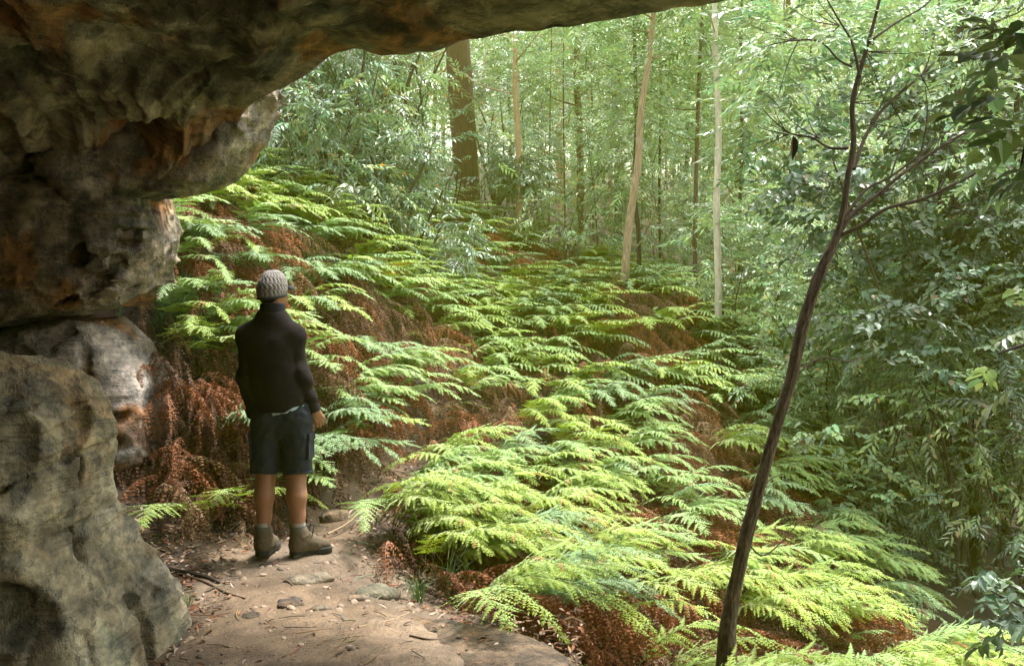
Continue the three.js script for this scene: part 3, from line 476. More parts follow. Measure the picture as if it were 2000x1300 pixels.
const stemOf = (pts, dist0, dist1, topY) => { const out = pts.map(([x, y], i) => at(x, y, lerp(dist0, dist1 ?? dist0, i / (pts.length - 1)))); const b = out[0]; const g = groundY(b.x, b.z); if (Math.abs(g - b.y) < 2) b.y = g; if (topY) { const a = out[out.length - 2], e = out[out.length - 1], d = V().subVectors(e, a).normalize(); out.push(e.clone().addScaledVector(d, topY)); } return out; };
const wpx = (w, d) => w / 2 * d / FOCAL;

// the trunks that can be told apart
{
  const G = 'forest trees beyond the ferns';
  const T = (label, pts, dist, w0, w1, bark, o) => { STEMS.push([stemOf(pts, dist), dist, wpx(w0, dist) + (o.clear && !o.narrow ? 0.3 : 0.14), o.clear ?? 0.6]); return tree('tree', label, G, stemOf(pts, dist, o.dist1 ?? dist, o.top ?? 3), [wpx(w0, dist), wpx((w0 + w1) / 2, dist), wpx(w1, dist), wpx(w1 * 0.8, dist), wpx(w1 * 0.55, dist)], bark, o); };
  T('thick reddish brown trunk rising behind the fern bank, left of the centre', [[918, 402], [908, 300], [900, 180], [893, 75], [886, -60]], 19, 47, 50, BARK.stringy, { seed: 1, clear: 0.9, limbs: 5, from: 0.75, kind: 'lance', tone: 'mid', leaves: 40, sides: 16, rough: 0.08, top: 5, reach: 2.4 });
  T('slim tan trunk just right of the thick brown trunk', [[1012, 425], [1013, 300], [1007, 180], [1006, 60], [1002, -80]], 17, 13, 11, BARK.tan, { seed: 2, limbs: 16, from: 0.3, kind: 'fine', tone: 'light', leaves: 34, reach: 1.3 });
  T('dark brown trunk between the slim tan trunk and the leaning tan one', [[1134, 360], [1132, 250], [1126, 150], [1128, 50], [1124, -80]], 20, 15, 12, BARK.brown, { seed: 3, limbs: 16, from: 0.3, kind: 'fine', tone: 'light', leaves: 36, reach: 1.6 });
  T('tan trunk leaning right with its foot among the ferns', [[1217, 552], [1228, 450], [1246, 320], [1252, 220], [1268, 110], [1277, 20], [1284, -90]], 13, 17, 12, BARK.grey, { seed: 4, clear: 0.4, narrow: true, limbs: 16, from: 0.35, kind: 'fine', tone: 'mid', leaves: 26, reach: 1.2 });
  T('straight pale grey trunk with its foot among the ferns', [[1402, 706], [1403, 560], [1400, 400], [1404, 250], [1398, 120], [1396, 0], [1393, -90]], 12, 15, 12, BARK.pale, { seed: 5, clear: 0.4, narrow: true, limbs: 14, from: 0.4, kind: 'fine', tone: 'mid', leaves: 22, reach: 1.2 });
  T('thin brown stem immediately left of the pale grey trunk', [[1357, 592], [1358, 450], [1361, 300], [1366, 140], [1374, 0], [1378, -80]], 14, 9, 7, BARK.brown, { seed: 6, limbs: 14, from: 0.3, kind: 'fine', tone: 'mid', leaves: 26, reach: 1.0 });
  T('dark thin trunk close behind the leaning tan trunk', [[1246, 560], [1248, 470], [1240, 380], [1243, 240], [1240, 100], [1238, -60]], 15, 10, 8, BARK.dark, { seed: 7, limbs: 14, from: 0.35, kind: 'fine', tone: 'light', leaves: 30, reach: 1.2 });
  T('thin dark stem far behind, between the leaning tan and pale grey trunks', [[1338, 450], [1342, 300], [1346, 150], [1350, 20], [1352, -80]], 22, 9, 8, BARK.dark, { seed: 8, limbs: 16, from: 0.3, kind: 'fine', tone: 'light', leaves: 40, reach: 1.8 });
  T('dark stem far behind, left of the leaning tan trunk', [[1204, 465], [1206, 330], [1202, 200], [1207, 60], [1210, -80]], 24, 11, 9, BARK.dark, { seed: 9, limbs: 16, from: 0.3, kind: 'fine', tone: 'light', leaves: 44, reach: 2 });
  T('very thin dark stem just right of the leaning tan trunk', [[1292, 505], [1288, 350], [1291, 200], [1288, 60], [1290, -70]], 17, 5, 5, BARK.dark, { seed: 10, limbs: 12, from: 0.3, kind: 'fine', tone: 'mid', leaves: 30, reach: 1.2 });
  T('thin dark stem just right of the pale grey trunk', [[1443, 560], [1446, 400], [1449, 250], [1447, 100], [1452, -70]], 16, 7, 6, BARK.dark, { seed: 11, limbs: 14, from: 0.25, kind: 'fine', tone: 'light', leaves: 34, reach: 1.4 });
  T('brown trunk half hidden in leaves, between the pale grey trunk and the leaning sapling', [[1534, 420], [1536, 300], [1543, 150], [1540, 20], [1542, -80]], 23, 13, 11, BARK.brown, { seed: 12, limbs: 16, from: 0.2, kind: 'fine', tone: 'light', leaves: 48, reach: 2 });
  T('dark trunk high in the upper right corner of the forest', [[1846, 300], [1842, 160], [1838, 60], [1843, -90]], 18, 16, 14, BARK.dark, { seed: 13, limbs: 14, from: 0.2, kind: 'fine', tone: 'light', leaves: 44, reach: 1.8 });
  const D = 'dark trunks in the shaded hollow at the right';
  const S = (label, pts, dist, w0, w1, o) => { STEMS.push([stemOf(pts, dist), dist, wpx(w0, dist) + 0.06, 0.7]); return tree('tree', label, D, stemOf(pts, dist, dist, 1.5), [wpx(w0, dist), wpx((w0 + w1) / 2, dist), wpx(w1, dist), wpx(w1 * 0.7, dist)], BARK.dark, o); };
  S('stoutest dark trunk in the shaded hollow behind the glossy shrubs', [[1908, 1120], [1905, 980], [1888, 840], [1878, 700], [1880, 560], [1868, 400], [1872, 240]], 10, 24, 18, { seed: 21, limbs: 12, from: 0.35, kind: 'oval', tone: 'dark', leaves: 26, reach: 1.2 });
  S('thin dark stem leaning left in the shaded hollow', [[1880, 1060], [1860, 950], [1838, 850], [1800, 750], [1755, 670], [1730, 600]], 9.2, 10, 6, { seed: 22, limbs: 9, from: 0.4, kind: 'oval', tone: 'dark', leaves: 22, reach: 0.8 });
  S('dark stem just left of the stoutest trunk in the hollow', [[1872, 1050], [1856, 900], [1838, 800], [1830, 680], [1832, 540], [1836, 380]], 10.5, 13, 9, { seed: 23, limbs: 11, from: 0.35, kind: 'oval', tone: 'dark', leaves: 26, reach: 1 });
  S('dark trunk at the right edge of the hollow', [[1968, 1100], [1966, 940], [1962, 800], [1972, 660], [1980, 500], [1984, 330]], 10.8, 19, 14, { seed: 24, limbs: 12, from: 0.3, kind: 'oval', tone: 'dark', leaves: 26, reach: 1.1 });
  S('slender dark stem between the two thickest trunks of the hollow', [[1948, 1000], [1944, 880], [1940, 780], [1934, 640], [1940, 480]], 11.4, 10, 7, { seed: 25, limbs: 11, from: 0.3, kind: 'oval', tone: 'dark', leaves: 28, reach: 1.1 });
  // thin bare stems standing through the middle of the wood
  const Q = rng(17), BK = [BARK.brown, BARK.dark, BARK.pale, BARK.brown, BARK.tan];
  for (let i = 0; i < 12; i++) {
    const px = 1045 + ((i * 0.618034 + 0.1) % 1) * 600, dist = 16 + Q() * 9, x = (px - 1000) / FOCAL * dist, z = -dist, y = groundY(x, z), h = 8 + Q() * 3, r = 0.012 + Q() * 0.022, l = (Q() - 0.5) * 0.8;
    const pts = [V(x, y, z), V(x + l * 0.25 + (Q() - 0.5) * 0.15, y + h * 0.3, z), V(x + l * 0.6 + (Q() - 0.5) * 0.2, y + h * 0.62, z), V(x + l, y + h, z)]; STEMS.push([pts, dist, r + 0.1, 0.45]);
    tree('tree', 'thin upright stem among the saplings in the middle of the wood', 'thin stems in the middle of the wood', pts, [r, r * 0.9, r * 0.75, r * 0.5], BK[i % 5], { seed: 300 + i, limbs: 7, from: 0.3, kind: 'fine', tone: i % 3 ? 'light' : 'mid', leaves: 20, reach: 1.1, step: 0.3, sides: 6, rough: 0.1 });
  }
  // the rest of the forest, standing farther and farther back
  const R = rng(5);
  for (let i = 0; i < 60; i++) {
    const far = i / 60, dist = 20 + 34 * far + R() * 3, px = 380 + ((i * 0.618034) % 1) * 1720, x = (px - 1000) / FOCAL * dist, z = -dist, y = groundY(x, z), h = 9 + R() * 5, lean = (R() - 0.5) * 0.9, thick = 0.05 + R() * R() * 0.14;
    const pts = [V(x, y, z), V(x + lean * 0.3, y + h * 0.3, z), V(x + lean * 0.5 + (R() - 0.5) * 0.3, y + h * 0.6, z + (R() - 0.5) * 0.4), V(x + lean, y + h, z)];
    const right = px > 1450;
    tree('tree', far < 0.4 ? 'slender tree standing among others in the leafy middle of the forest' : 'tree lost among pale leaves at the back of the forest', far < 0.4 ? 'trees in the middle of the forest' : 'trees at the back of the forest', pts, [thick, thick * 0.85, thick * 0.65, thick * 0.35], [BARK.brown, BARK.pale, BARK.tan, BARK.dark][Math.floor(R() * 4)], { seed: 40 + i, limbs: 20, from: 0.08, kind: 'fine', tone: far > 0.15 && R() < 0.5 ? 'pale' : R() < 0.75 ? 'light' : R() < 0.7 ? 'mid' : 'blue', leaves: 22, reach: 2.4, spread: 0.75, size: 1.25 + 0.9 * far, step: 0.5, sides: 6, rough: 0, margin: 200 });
  }
}
// shrubs
{
  const L = 'leafy shrubs behind the fern bank';
  [[520, 12.2, 2.6, 2.2], [590, 11.6, 3.0, 2.2], [640, 13.5, 3.8, 2.4], [700, 12.4, 2.6, 2.2], [740, 14.5, 3.6, 2.4], [780, 13.0, 2.0, 1.6], [800, 16.5, 3.2, 1.7], [600, 15, 5.0, 2.6], [690, 17, 5.4, 2.8], [540, 14, 4.2, 2.4], [850, 15.5, 1.4, 1.4], [750, 18, 5.2, 2.6], [968, 17.5, 1.2, 1.6], [968, 21.5, 3.2, 2.0]].forEach(([px, d, h, w], i) => shrub('shrub', 'dense glossy blue-green shrub behind the left fern bank', L, px, d, h, w, 'lance', i % 4 === 3 ? 'mid' : 'blue', 380, 500 + i));
  const M = 'pale green saplings in the middle of the wood';
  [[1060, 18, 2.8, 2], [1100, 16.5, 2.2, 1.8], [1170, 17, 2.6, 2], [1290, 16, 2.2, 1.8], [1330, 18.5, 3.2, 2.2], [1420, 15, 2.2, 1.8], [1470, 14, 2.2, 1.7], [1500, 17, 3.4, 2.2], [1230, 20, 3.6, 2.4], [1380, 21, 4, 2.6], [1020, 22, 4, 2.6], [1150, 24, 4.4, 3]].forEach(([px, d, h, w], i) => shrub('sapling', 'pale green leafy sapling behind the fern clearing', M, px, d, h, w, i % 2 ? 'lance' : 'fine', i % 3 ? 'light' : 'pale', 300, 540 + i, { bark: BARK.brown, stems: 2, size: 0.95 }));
  const N = 'dark glossy shrubs in the hollow at the right';
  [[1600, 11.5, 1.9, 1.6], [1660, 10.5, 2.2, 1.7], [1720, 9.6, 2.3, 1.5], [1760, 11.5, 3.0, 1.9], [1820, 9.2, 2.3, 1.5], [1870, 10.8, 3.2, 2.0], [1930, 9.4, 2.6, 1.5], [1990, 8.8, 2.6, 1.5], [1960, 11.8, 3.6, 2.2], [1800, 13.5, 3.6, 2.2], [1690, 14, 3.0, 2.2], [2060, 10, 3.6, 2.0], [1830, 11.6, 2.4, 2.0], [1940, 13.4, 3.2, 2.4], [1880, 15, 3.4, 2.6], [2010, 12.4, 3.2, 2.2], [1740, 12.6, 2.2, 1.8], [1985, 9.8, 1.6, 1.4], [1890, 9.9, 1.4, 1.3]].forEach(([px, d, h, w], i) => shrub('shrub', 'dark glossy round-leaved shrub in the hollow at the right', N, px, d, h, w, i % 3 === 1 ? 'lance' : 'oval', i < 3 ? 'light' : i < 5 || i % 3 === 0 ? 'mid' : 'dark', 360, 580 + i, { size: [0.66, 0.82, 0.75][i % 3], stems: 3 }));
  const K = 'bright yellow-green saplings behind the leaning tree';
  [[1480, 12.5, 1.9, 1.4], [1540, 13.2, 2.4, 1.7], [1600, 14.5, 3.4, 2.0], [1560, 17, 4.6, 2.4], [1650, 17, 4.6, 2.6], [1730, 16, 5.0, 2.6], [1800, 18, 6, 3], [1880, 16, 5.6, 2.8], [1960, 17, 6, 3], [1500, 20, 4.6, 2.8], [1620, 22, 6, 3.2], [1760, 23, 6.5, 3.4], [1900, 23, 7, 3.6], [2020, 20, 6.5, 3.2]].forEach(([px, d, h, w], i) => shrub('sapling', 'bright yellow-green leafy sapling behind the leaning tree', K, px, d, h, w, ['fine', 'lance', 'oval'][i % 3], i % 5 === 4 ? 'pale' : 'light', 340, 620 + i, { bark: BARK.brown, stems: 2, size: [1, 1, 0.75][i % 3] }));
}
// the leaning tree in front, branch by branch
{
  const base = at(1420, 1312, 4.95); base.y = Math.min(base.y, groundY(base.x, base.z));
  const t = thing('leaning_tree', base, 'slender dark tree leaning to the right in front of the ferns', 'tree'), R = rng(901);
  const run = (pts, d0, d1) => pts.map(([x, y], i) => at(x, y, lerp(d0, d1, i / (pts.length - 1))).sub(base)), rad = (ws, d) => ws.map((w) => wpx(w, d));
  mesh('trunk', limb([V(0, -0.15, 0), ...run([[1420, 1290], [1426, 1200], [1450, 1080], [1484, 950], [1512, 850], [1545, 740], [1574, 620], [1606, 525], [1640, 445], [1656, 350], [1668, 280], [1666, 200], [1692, 100], [1718, 0], [1736, -110]], 4.95, 5.3)], rad([58, 40, 30, 25, 24, 23, 22, 22, 21, 15, 12, 10, 9, 8, 6, 4], 5.1), 16, 0.26, 3, 0.016), BARK.lean, t);
  const B = (pts, ws, d0 = 5.15, d1 = 5.3) => mesh('branch', limb(run(pts, d0, d1), rad(ws.map((w) => w * 0.78), 5.2), 7, 0.25, R() * 30, 0.03), BARK.lean, t);
  B([[1630, 470], [1664, 420], [1708, 385], [1762, 340], [1830, 292], [1900, 248], [1960, 196], [2030, 150]], [14, 12, 10, 9, 8, 6, 4, 3]);
  B([[1634, 462], [1680, 442], [1730, 408], [1800, 390], [1868, 358], [1942, 320], [2010, 290]], [12, 10, 9, 8, 7, 5, 3], 5.15, 5.0);
  B([[1650, 425], [1690, 372], [1740, 345], [1800, 300], [1846, 262], [1880, 230]], [9, 7, 6, 5, 4, 3], 5.2, 5.5);
  B([[1658, 290], [1620, 288], [1585, 268], [1548, 262], [1512, 236], [1490, 212]], [8, 6, 5, 4, 3, 2]);
  B([[1668, 330], [1690, 268], [1724, 214], [1796, 150], [1850, 100], [1930, 28], [1990, -40]], [11, 9, 8, 7, 6, 5, 3], 5.3, 5.9);
  B([[1680, 150], [1664, 80], [1640, 40], [1612, -10], [1600, -60]], [8, 6, 5, 4, 3]);
  B([[1698, 82], [1750, 45], [1810, 8], [1850, -40]], [7, 5, 4, 3]);
  B([[1664, 130], [1640, 118], [1604, 82], [1560, 78], [1520, 84], [1490, 92]], [6, 5, 4, 4, 3, 2], 5.25, 5.0);
  B([[1548, 740], [1600, 700], [1660, 705], [1720, 690]], [5, 4, 3, 2], 5.05, 5.4);
  B([[1478, 985], [1500, 940], [1530, 925]], [5, 4, 2]);
  B([[1460, 1060], [1490, 1085], [1530, 1055], [1560, 1020]], [5, 4, 3, 2]);
  B([[1760, 342], [1790, 318], [1806, 268], [1812, 212], [1808, 170]], [5, 4, 4, 3, 2]);
  B([[1800, 390], [1860, 402], [1930, 436], [1980, 470]], [4, 3, 3, 2], 5.1, 5.0);
  B([[1740, 345], [1760, 290], [1790, 240], [1850, 215]], [5, 4, 3, 2], 5.3, 5.6);
  B([[1900, 248], [1930, 262], [1960, 250], [1995, 262]], [4, 3, 3, 2]);
  for (let i = 0; i < 68; i++) {   // twigs off the boughs
    const [sx, sy] = [[1690, 100], [1720, 380], [1790, 320], [1850, 280], [1900, 245], [1750, 400], [1830, 375], [1900, 340], [1740, 200], [1800, 148], [1860, 95], [1640, 50], [1560, 78], [1600, 270], [1540, 262], [1700, 240], [1668, 200]][i % 17], a = (R() - 0.35) * 2.6 - 0.4, l = 45 + R() * 90, d = 5.2 + R() * 0.3, left = sx < 1660 ? -1 : 1;
    const q = [at(sx, sy, d), at(sx + left * Math.cos(a) * l * 0.5, sy + Math.sin(a) * l * 0.4, d + (R() - 0.5) * 0.2), at(sx + left * Math.cos(a) * l, sy + Math.sin(a) * l - 14 * R(), d + (R() - 0.5) * 0.4)].map((v) => v.sub(base)); mesh('twig', limb(q, [0.0036, 0.0026, 0.0012], 5, 0.1, i, 0.04), BARK.lean, t);
  }
  const clumps = []; for (const [x, y, n] of [[1940, 60, 16], [1880, 40, 10], [1990, 120, 14], [1830, 30, 10], [1760, 20, 12], [1620, 20, 10], [1560, 60, 12], [1500, 90, 9], [1880, 200, 8], [1960, 250, 10], [1860, 130, 8], [1490, 220, 8], [1700, 30, 8], [1540, 130, 8], [1930, 330, 6], [1790, 190, 6]]) clumps.push([at(x, y, 5.3 + R() * 0.9), 0.2, Math.round(n * 2.6)]);
  crown(t, clumps, 'fine', LEAF.light, R, { size: 0.66 });
  const leafG = new Soup(), p0 = V(0, 0, 0); leaf(leafG, p0, V(0.05, -1, 0).normalize(), V(0.3, 0, 1).normalize(), 0.135, 0.045, [1, 1, 1], 0.12, 0.35); const m = mesh('dead_leaf', leafG.build(), new THREE.MeshStandardMaterial({ name: 'dead leaf', color: C(0.05, 0.028, 0.016), roughness: 0.9, side: THREE.DoubleSide })); m.position.copy(at(1549, 262, 5.16)); tag(m, 'dark curled dead leaf hanging from the leaning tree', 'leaf');
}
// boughs with broad leaves reaching in at the right edge, close to the camera
{
  const bough = (label, pts, d, spots, tone, seed) => {
    const base = at(...pts[0], d), R = rng(seed), t = thing('leafy_bough', base, label, 'branch'), list = pts.map(([x, y]) => at(x, y, d).sub(base));
    mesh('stem', limb(list, list.map((_, i) => 0.011 - 0.008 * i / list.length), 6, 0.1, seed, 0.05), BARK.dark, t);
    crown(t, spots.map(([x, y, n, s]) => [at(x, y, d + (R() - 0.5) * 0.4), s ?? 0.09, n]), 'broad', LEAF[tone], R, { size: 0.8, margin: 500 });
  };
  bough('dark broad-leaved bough hanging in from the upper right edge', [[2190, -60], [2100, 60], [2050, 160], [2010, 260], [1990, 350]], 3.6, [[2020, 60, 5], [2030, 130, 7], [2010, 200, 6], [2025, 260, 7], [2000, 320, 4], [2050, 330, 6], [2045, 20, 6], [1990, 110, 3], [2070, 180, 8], [2080, 300, 8]], 'mid', 701);
  bough('broad-leaved bough at the right edge, halfway down', [[2200, 600], [2090, 640], [2010, 670], [1950, 690]], 4.2, [[1985, 640, 2], [1995, 690, 3], [1960, 720, 2], [2010, 760, 3], [2030, 640, 4], [1995, 570, 3]], 'mid', 702);
  bough('glossy dark bough at the right edge, low down', [[2150, 1240], [2060, 1200], [1990, 1180], [1930, 1150]], 5.2, [[1960, 1120, 4], [1935, 1165, 5], [1985, 1180, 5], [1995, 1230, 5], [2010, 1140, 5]], 'dark', 703);
}
// ---------------------------------------------------------------- ferns
const FERN = {
  bright: leafMaterial('bright yellow-green fern', C(0.285, 0.4, 0.036), { gloss: 0.25, glossRough: 0.42, through: 0.34 }),
  lime: leafMaterial('lime green fern', C(0.3, 0.4, 0.02), { gloss: 0.2, glossRough: 0.45, through: 0.4 }),
  fresh: leafMaterial('fresh green fern', C(0.24, 0.375, 0.068), { gloss: 0.45, glossRough: 0.4, through: 0.32 }),
  cool: leafMaterial('cool green fern', C(0.16, 0.27, 0.07), { gloss: 0.5, glossRough: 0.38, through: 0.3 }),
  yellow: leafMaterial('yellowing fern', C(0.42, 0.4, 0.045), { gloss: 0.25, through: 0.42 }),
  rust: leafMaterial('rust brown dead fern', C(0.25, 0.085, 0.022), { gloss: 0, through: 0.25 }),
  straw: leafMaterial('straw-coloured dead fern', C(0.24, 0.135, 0.06), { gloss: 0, through: 0.2 }),
  brown: leafMaterial('dull brown dead fern', C(0.115, 0.05, 0.02), { gloss: 0, through: 0.2 }),
};
// one frond growing from the origin up and over towards +x
function frond(seed, o) {
  const R = rng(seed), s = new Soup(), len = 1, N = 30, pts = [V(0, 0, 0)], tan = [];
  for (let i = 0; i < N; i++) { const t = i / (N - 1), a = lerp(o.rise, o.fall, Math.pow(t, o.bend ?? 1.15)); tan.push(V(Math.cos(a), Math.sin(a), 0.3 * Math.sin(t * 2.4 + seed * 1.7))); pts.push(pts[i].clone().addScaledVector(tan[i], len / N)); }
  tan.push(tan[N - 1]);
  const stalk = o.dead ? [0.8, 0.7, 0.6] : [0.75, 0.62, 0.5], from = o.stipe ?? 0.22;
  for (let i = 0; i < N; i += 2) twig(s, pts[i], pts[Math.min(N, i + 2)], 0.0055 * (1 - 0.8 * i / N), stalk);
  const pairs = o.pairs ?? 26, along = (t) => { const f = clamp(t, 0, 0.9999) * N, k = Math.floor(f); return [V().lerpVectors(pts[k], pts[k + 1], f - k), tan[k]]; };
  for (let i = 0; i < pairs; i++) for (const side of [-1, 1]) {
    const u = (i + 0.5 + (side > 0 ? 0.25 : 0)) / pairs, t = from + (1 - from) * (1 - Math.pow(1 - u, 1.12)), [p, T] = along(t);
    const L = (o.width ?? 0.24) * (Math.pow(1 - u, 0.85) * 0.95 + 0.045) * smooth(-0.16, 0.1, u) * (0.72 + R() * 0.5);
    if (R() < (o.dead ? 0.12 : 0.03)) continue;
    const Bn = V(0, 0, side), Up = V().crossVectors(V(0, 0, 1), T).normalize(), sw = 0.5 + 0.5 * u + (R() - 0.5) * 0.34, dir = V().addScaledVector(Bn, Math.cos(sw)).addScaledVector(T, Math.sin(sw)).normalize();
    dir.addScaledVector(Up, (o.cup ?? 0.08) + (R() - 0.5) * 0.3); if (o.dead) dir.add(V((R() - 0.5) * 0.9, -0.35 - R() * 0.7, (R() - 0.5) * 0.5)); dir.normalize();
    const droop = (o.droop ?? 0.32) + (R() - 0.5) * 0.3 + (o.dead ? 0.7 * R() : 0), tone = o.dead || R() > 0.025 ? tint(R, 0.2, 0.1) : [1.1, 0.42, 0.5], k = o.simple ? Math.max(3, Math.round(6 * L / 0.17)) : Math.max(3, Math.round(11 * L / 0.17));
    const at2 = (v) => V().copy(p).addScaledVector(dir, L * v).add(V(0, -droop * L * v * v, 0));
    let a = p; for (let j = 1; j <= 2; j++) { const b = at2(j / 2); const w = Up.clone().multiplyScalar(0.0012); s.tri(a.clone().add(w), b, a.clone().sub(w), stalk); a = b; }
    for (let j = 0; j < k; j++) {
      const v = (j + 0.35) / k, q = at2(v), fw = dir.clone().add(V(0, -2 * droop * v, 0)).normalize(), nn = V().crossVectors(fw, T).normalize(); if (nn.y < 0) nn.negate();
      const l = (0.011 + 0.068 * L) * Math.pow(1 - v, 0.7) + 0.005, w = L / k * (o.simple ? 1.05 : 0.86);
      for (const e of [-1, 1]) {
        const across = V().crossVectors(nn, fw).multiplyScalar(e).addScaledVector(fw, 0.45).addScaledVector(nn, (R() - 0.5) * (o.dead ? 1.6 : 0.6) - 0.12).normalize(), tip = q.clone().addScaledVector(across, l * (0.9 + R() * 0.25)), m = q.clone().addScaledVector(across, l * 0.4);
        const h = fw.clone().multiplyScalar(w * 0.5); const kk = tone.map((x) => x * (0.88 + R() * 0.24));
        s.tri(q.clone().sub(h), m.clone().add(h), tip, kk); s.tri(q.clone().sub(h), q.clone().add(h), m.clone().add(h), kk);
      }
    }
    smallLeaf(s, at2(0.9), dir, Up, 0.014 + 0.1 * L, 0.006, tone);
  }
  return s.build();
}
const FROND = {
  near: [frond(1, { rise: 1.2, fall: -0.5, width: 0.17 }), frond(2, { rise: 0.8, fall: -0.7, width: 0.16, droop: 0.3 }), frond(3, { rise: 1.0, fall: -0.3, width: 0.27, pairs: 21, droop: 0.18, cup: 0 }), frond(4, { rise: 0.95, fall: -0.6, width: 0.25, pairs: 22, droop: 0.2, cup: 0 }), frond(5, { rise: 1.05, fall: -0.85, width: 0.15, droop: 0.35 }), frond(6, { rise: 0.6, fall: -0.3, width: 0.29, pairs: 20, droop: 0.15, cup: 0 }), frond(7, { rise: 1.15, fall: -0.65, width: 0.2, pairs: 24, droop: 0.35 }), frond(8, { rise: 0.85, fall: -0.4, width: 0.31, pairs: 19, stipe: 0.3, droop: 0.22, cup: 0 })],
  far: [frond(11, { rise: 1.0, fall: -0.5, width: 0.2, pairs: 18, simple: true }), frond(12, { rise: 0.75, fall: -0.6, width: 0.26, pairs: 16, simple: true, droop: 0.2, cup: 0 }), frond(13, { rise: 1.0, fall: -0.25, width: 0.28, pairs: 15, simple: true, droop: 0.18, cup: 0 })],
  dead: [frond(21, { dead: true, rise: 1.0, fall: -1.45, width: 0.16, droop: 0.6, bend: 0.8 }), frond(22, { dead: true, rise: 0.6, fall: -1.3, width: 0.16, droop: 0.5, bend: 0.7 }), frond(23, { dead: true, rise: 1.2, fall: -1.5, width: 0.13, droop: 0.8, bend: 0.9 }), frond(24, { dead: true, rise: 0.4, fall: -0.9, width: 0.17, droop: 0.5 })],
};
const slope = (x, z) => V(groundY(x - 0.25, z) - groundY(x + 0.25, z), 0, groundY(x, z - 0.25) - groundY(x, z + 0.25));
const sweepDir = (x, z) => { const s = slope(x, z).multiplyScalar(1.4); return s.add(V(0.5, 0, 0.28)).normalize(); };
const flatRock = (x, z) => x > -1.9 && x < 0.55 && z > -5.3;
const rightLimit = (z) => { const d = -z; return d < 6 ? 3.0 : d < 9 ? lerp(3.0, 2.7, (d - 6) / 3) : d < 12.5 ? lerp(2.7, 3.2, (d - 9) / 3.5) : lerp(3.2, 3.9, (d - 12.5) / 4); };
function fernSpot(x, z) {
  const d = -z, [px, py] = toPixel(V(x, groundY(x, z) + 0.4, z)); if (px < 240 || px > 2120 || py > 1420 || py < 250) return false;
  if (x > rightLimit(z) + 0.2 * n3(x, 2, z)) return false;
  if (pathEdge(x, z) < 0.06 + 0.06 * n3(x * 3, 1, z * 3)) return false;
  if (flatRock(x, z)) return false;
  if (z < -6.3 && z > -9.2 && pathEdge(x, z) < (x < -1.2 ? 0.2 : 0.08)) return false;
  if (x < -1.75 && z > -8.1) return false; if (x < -0.9 && z > -6.0) return false;                       // where the boulders stand
  return true;
}
// spots spread evenly, nearest first
function spread(seed, tries, gap, ok) { const R = rng(seed), out = []; for (let i = 0; i < tries; i++) { const d = 4.3 + 13 * Math.pow(R(), 0.9), px = 200 + R() * 1950, x = (px - 1000) / FOCAL * d, z = -d; if (!ok(x, z)) continue; const g = gap * (0.78 + 0.03 * d); if (out.some((q) => Math.hypot(q[0] - x, q[1] - z) < g)) continue; out.push([x, z]); } return out.sort((a, b) => b[1] - a[1]); }
// the foot of the bank between the boulders and the hiker
const bankSpot = (x, z) => { const [px] = toPixel(V(x, groundY(x, z), z)); return px > 285 && x > -3.2 && x < -1.5 && z < -6.75 && z > -9.5 && pathEdge(x, z) > 0.05; };
const areaOf = (x, z) => {
  const left = pathEdge(x, z) > 0 && x < -0.75 - 0.04 * (-z - 7) && z < -6.4;
  if (left) return -z < 10 ? ['on the bank left of the hiker', 'ferns on the left bank'] : ['high on the left bank below the shrubs', 'ferns high on the left bank'];
  if (-z > 11.5) return ['at the foot of the forest trees', 'ferns at the foot of the forest'];
  if (-z > 7.6) return ['in the middle of the clearing right of the path', 'ferns in the clearing'];
  return x < 0.75 ? ['along the right edge of the near path', 'ferns along the near path'] : ['on the slope around the leaning tree', 'ferns round the leaning tree'];
};
function fernPlant(name, kind, x, z, R, materials, o) {
  const base = V(x, groundY(x, z) - 0.02, z), [where, group] = areaOf(x, z), t = thing(name, base, `${kind} ${where}`, 'fern', `${kind.includes('dead') ? 'dead' : 'green'} ${group}`), s = sweepDir(x, z), yaw0 = Math.atan2(-s.z, s.x);
  const n = o.count[0] + Math.floor(R() * o.count[1]), mat = materials[Math.floor(R() * materials.length)];
  for (let i = 0; i < n; i++) {
    const f = o.set[Math.floor(R() * o.set.length)], m = mesh('frond', f, R() < 0.85 ? mat : materials[Math.floor(R() * materials.length)], t), size = o.size[0] + R() * o.size[1];
    m.position.set((R() - 0.5) * 0.16, 0, (R() - 0.5) * 0.16); let yaw = yaw0 + (R() < 0.08 ? R() * 6.28 : gauss(R) * o.fan); for (const q of [0.4, 0.6, 0.8]) { const tx = x + Math.cos(yaw) * size * q, tz = z - Math.sin(yaw) * size * q; if (tx > -1.85 && tx < -0.98 && tz > -6.7 && tz < -5.6) yaw = x > -1.4 ? 0.1 : Math.PI * 0.8; } m.rotation.set(0, yaw, 0);   // none across the trodden spot m.rotateX((R() - 0.5) * 0.7); m.rotateZ((R() - 0.5) * 0.35); m.scale.set(size, size * (0.9 + R() * 0.2), size * (0.85 + R() * 0.35));
  }
  return t;
}
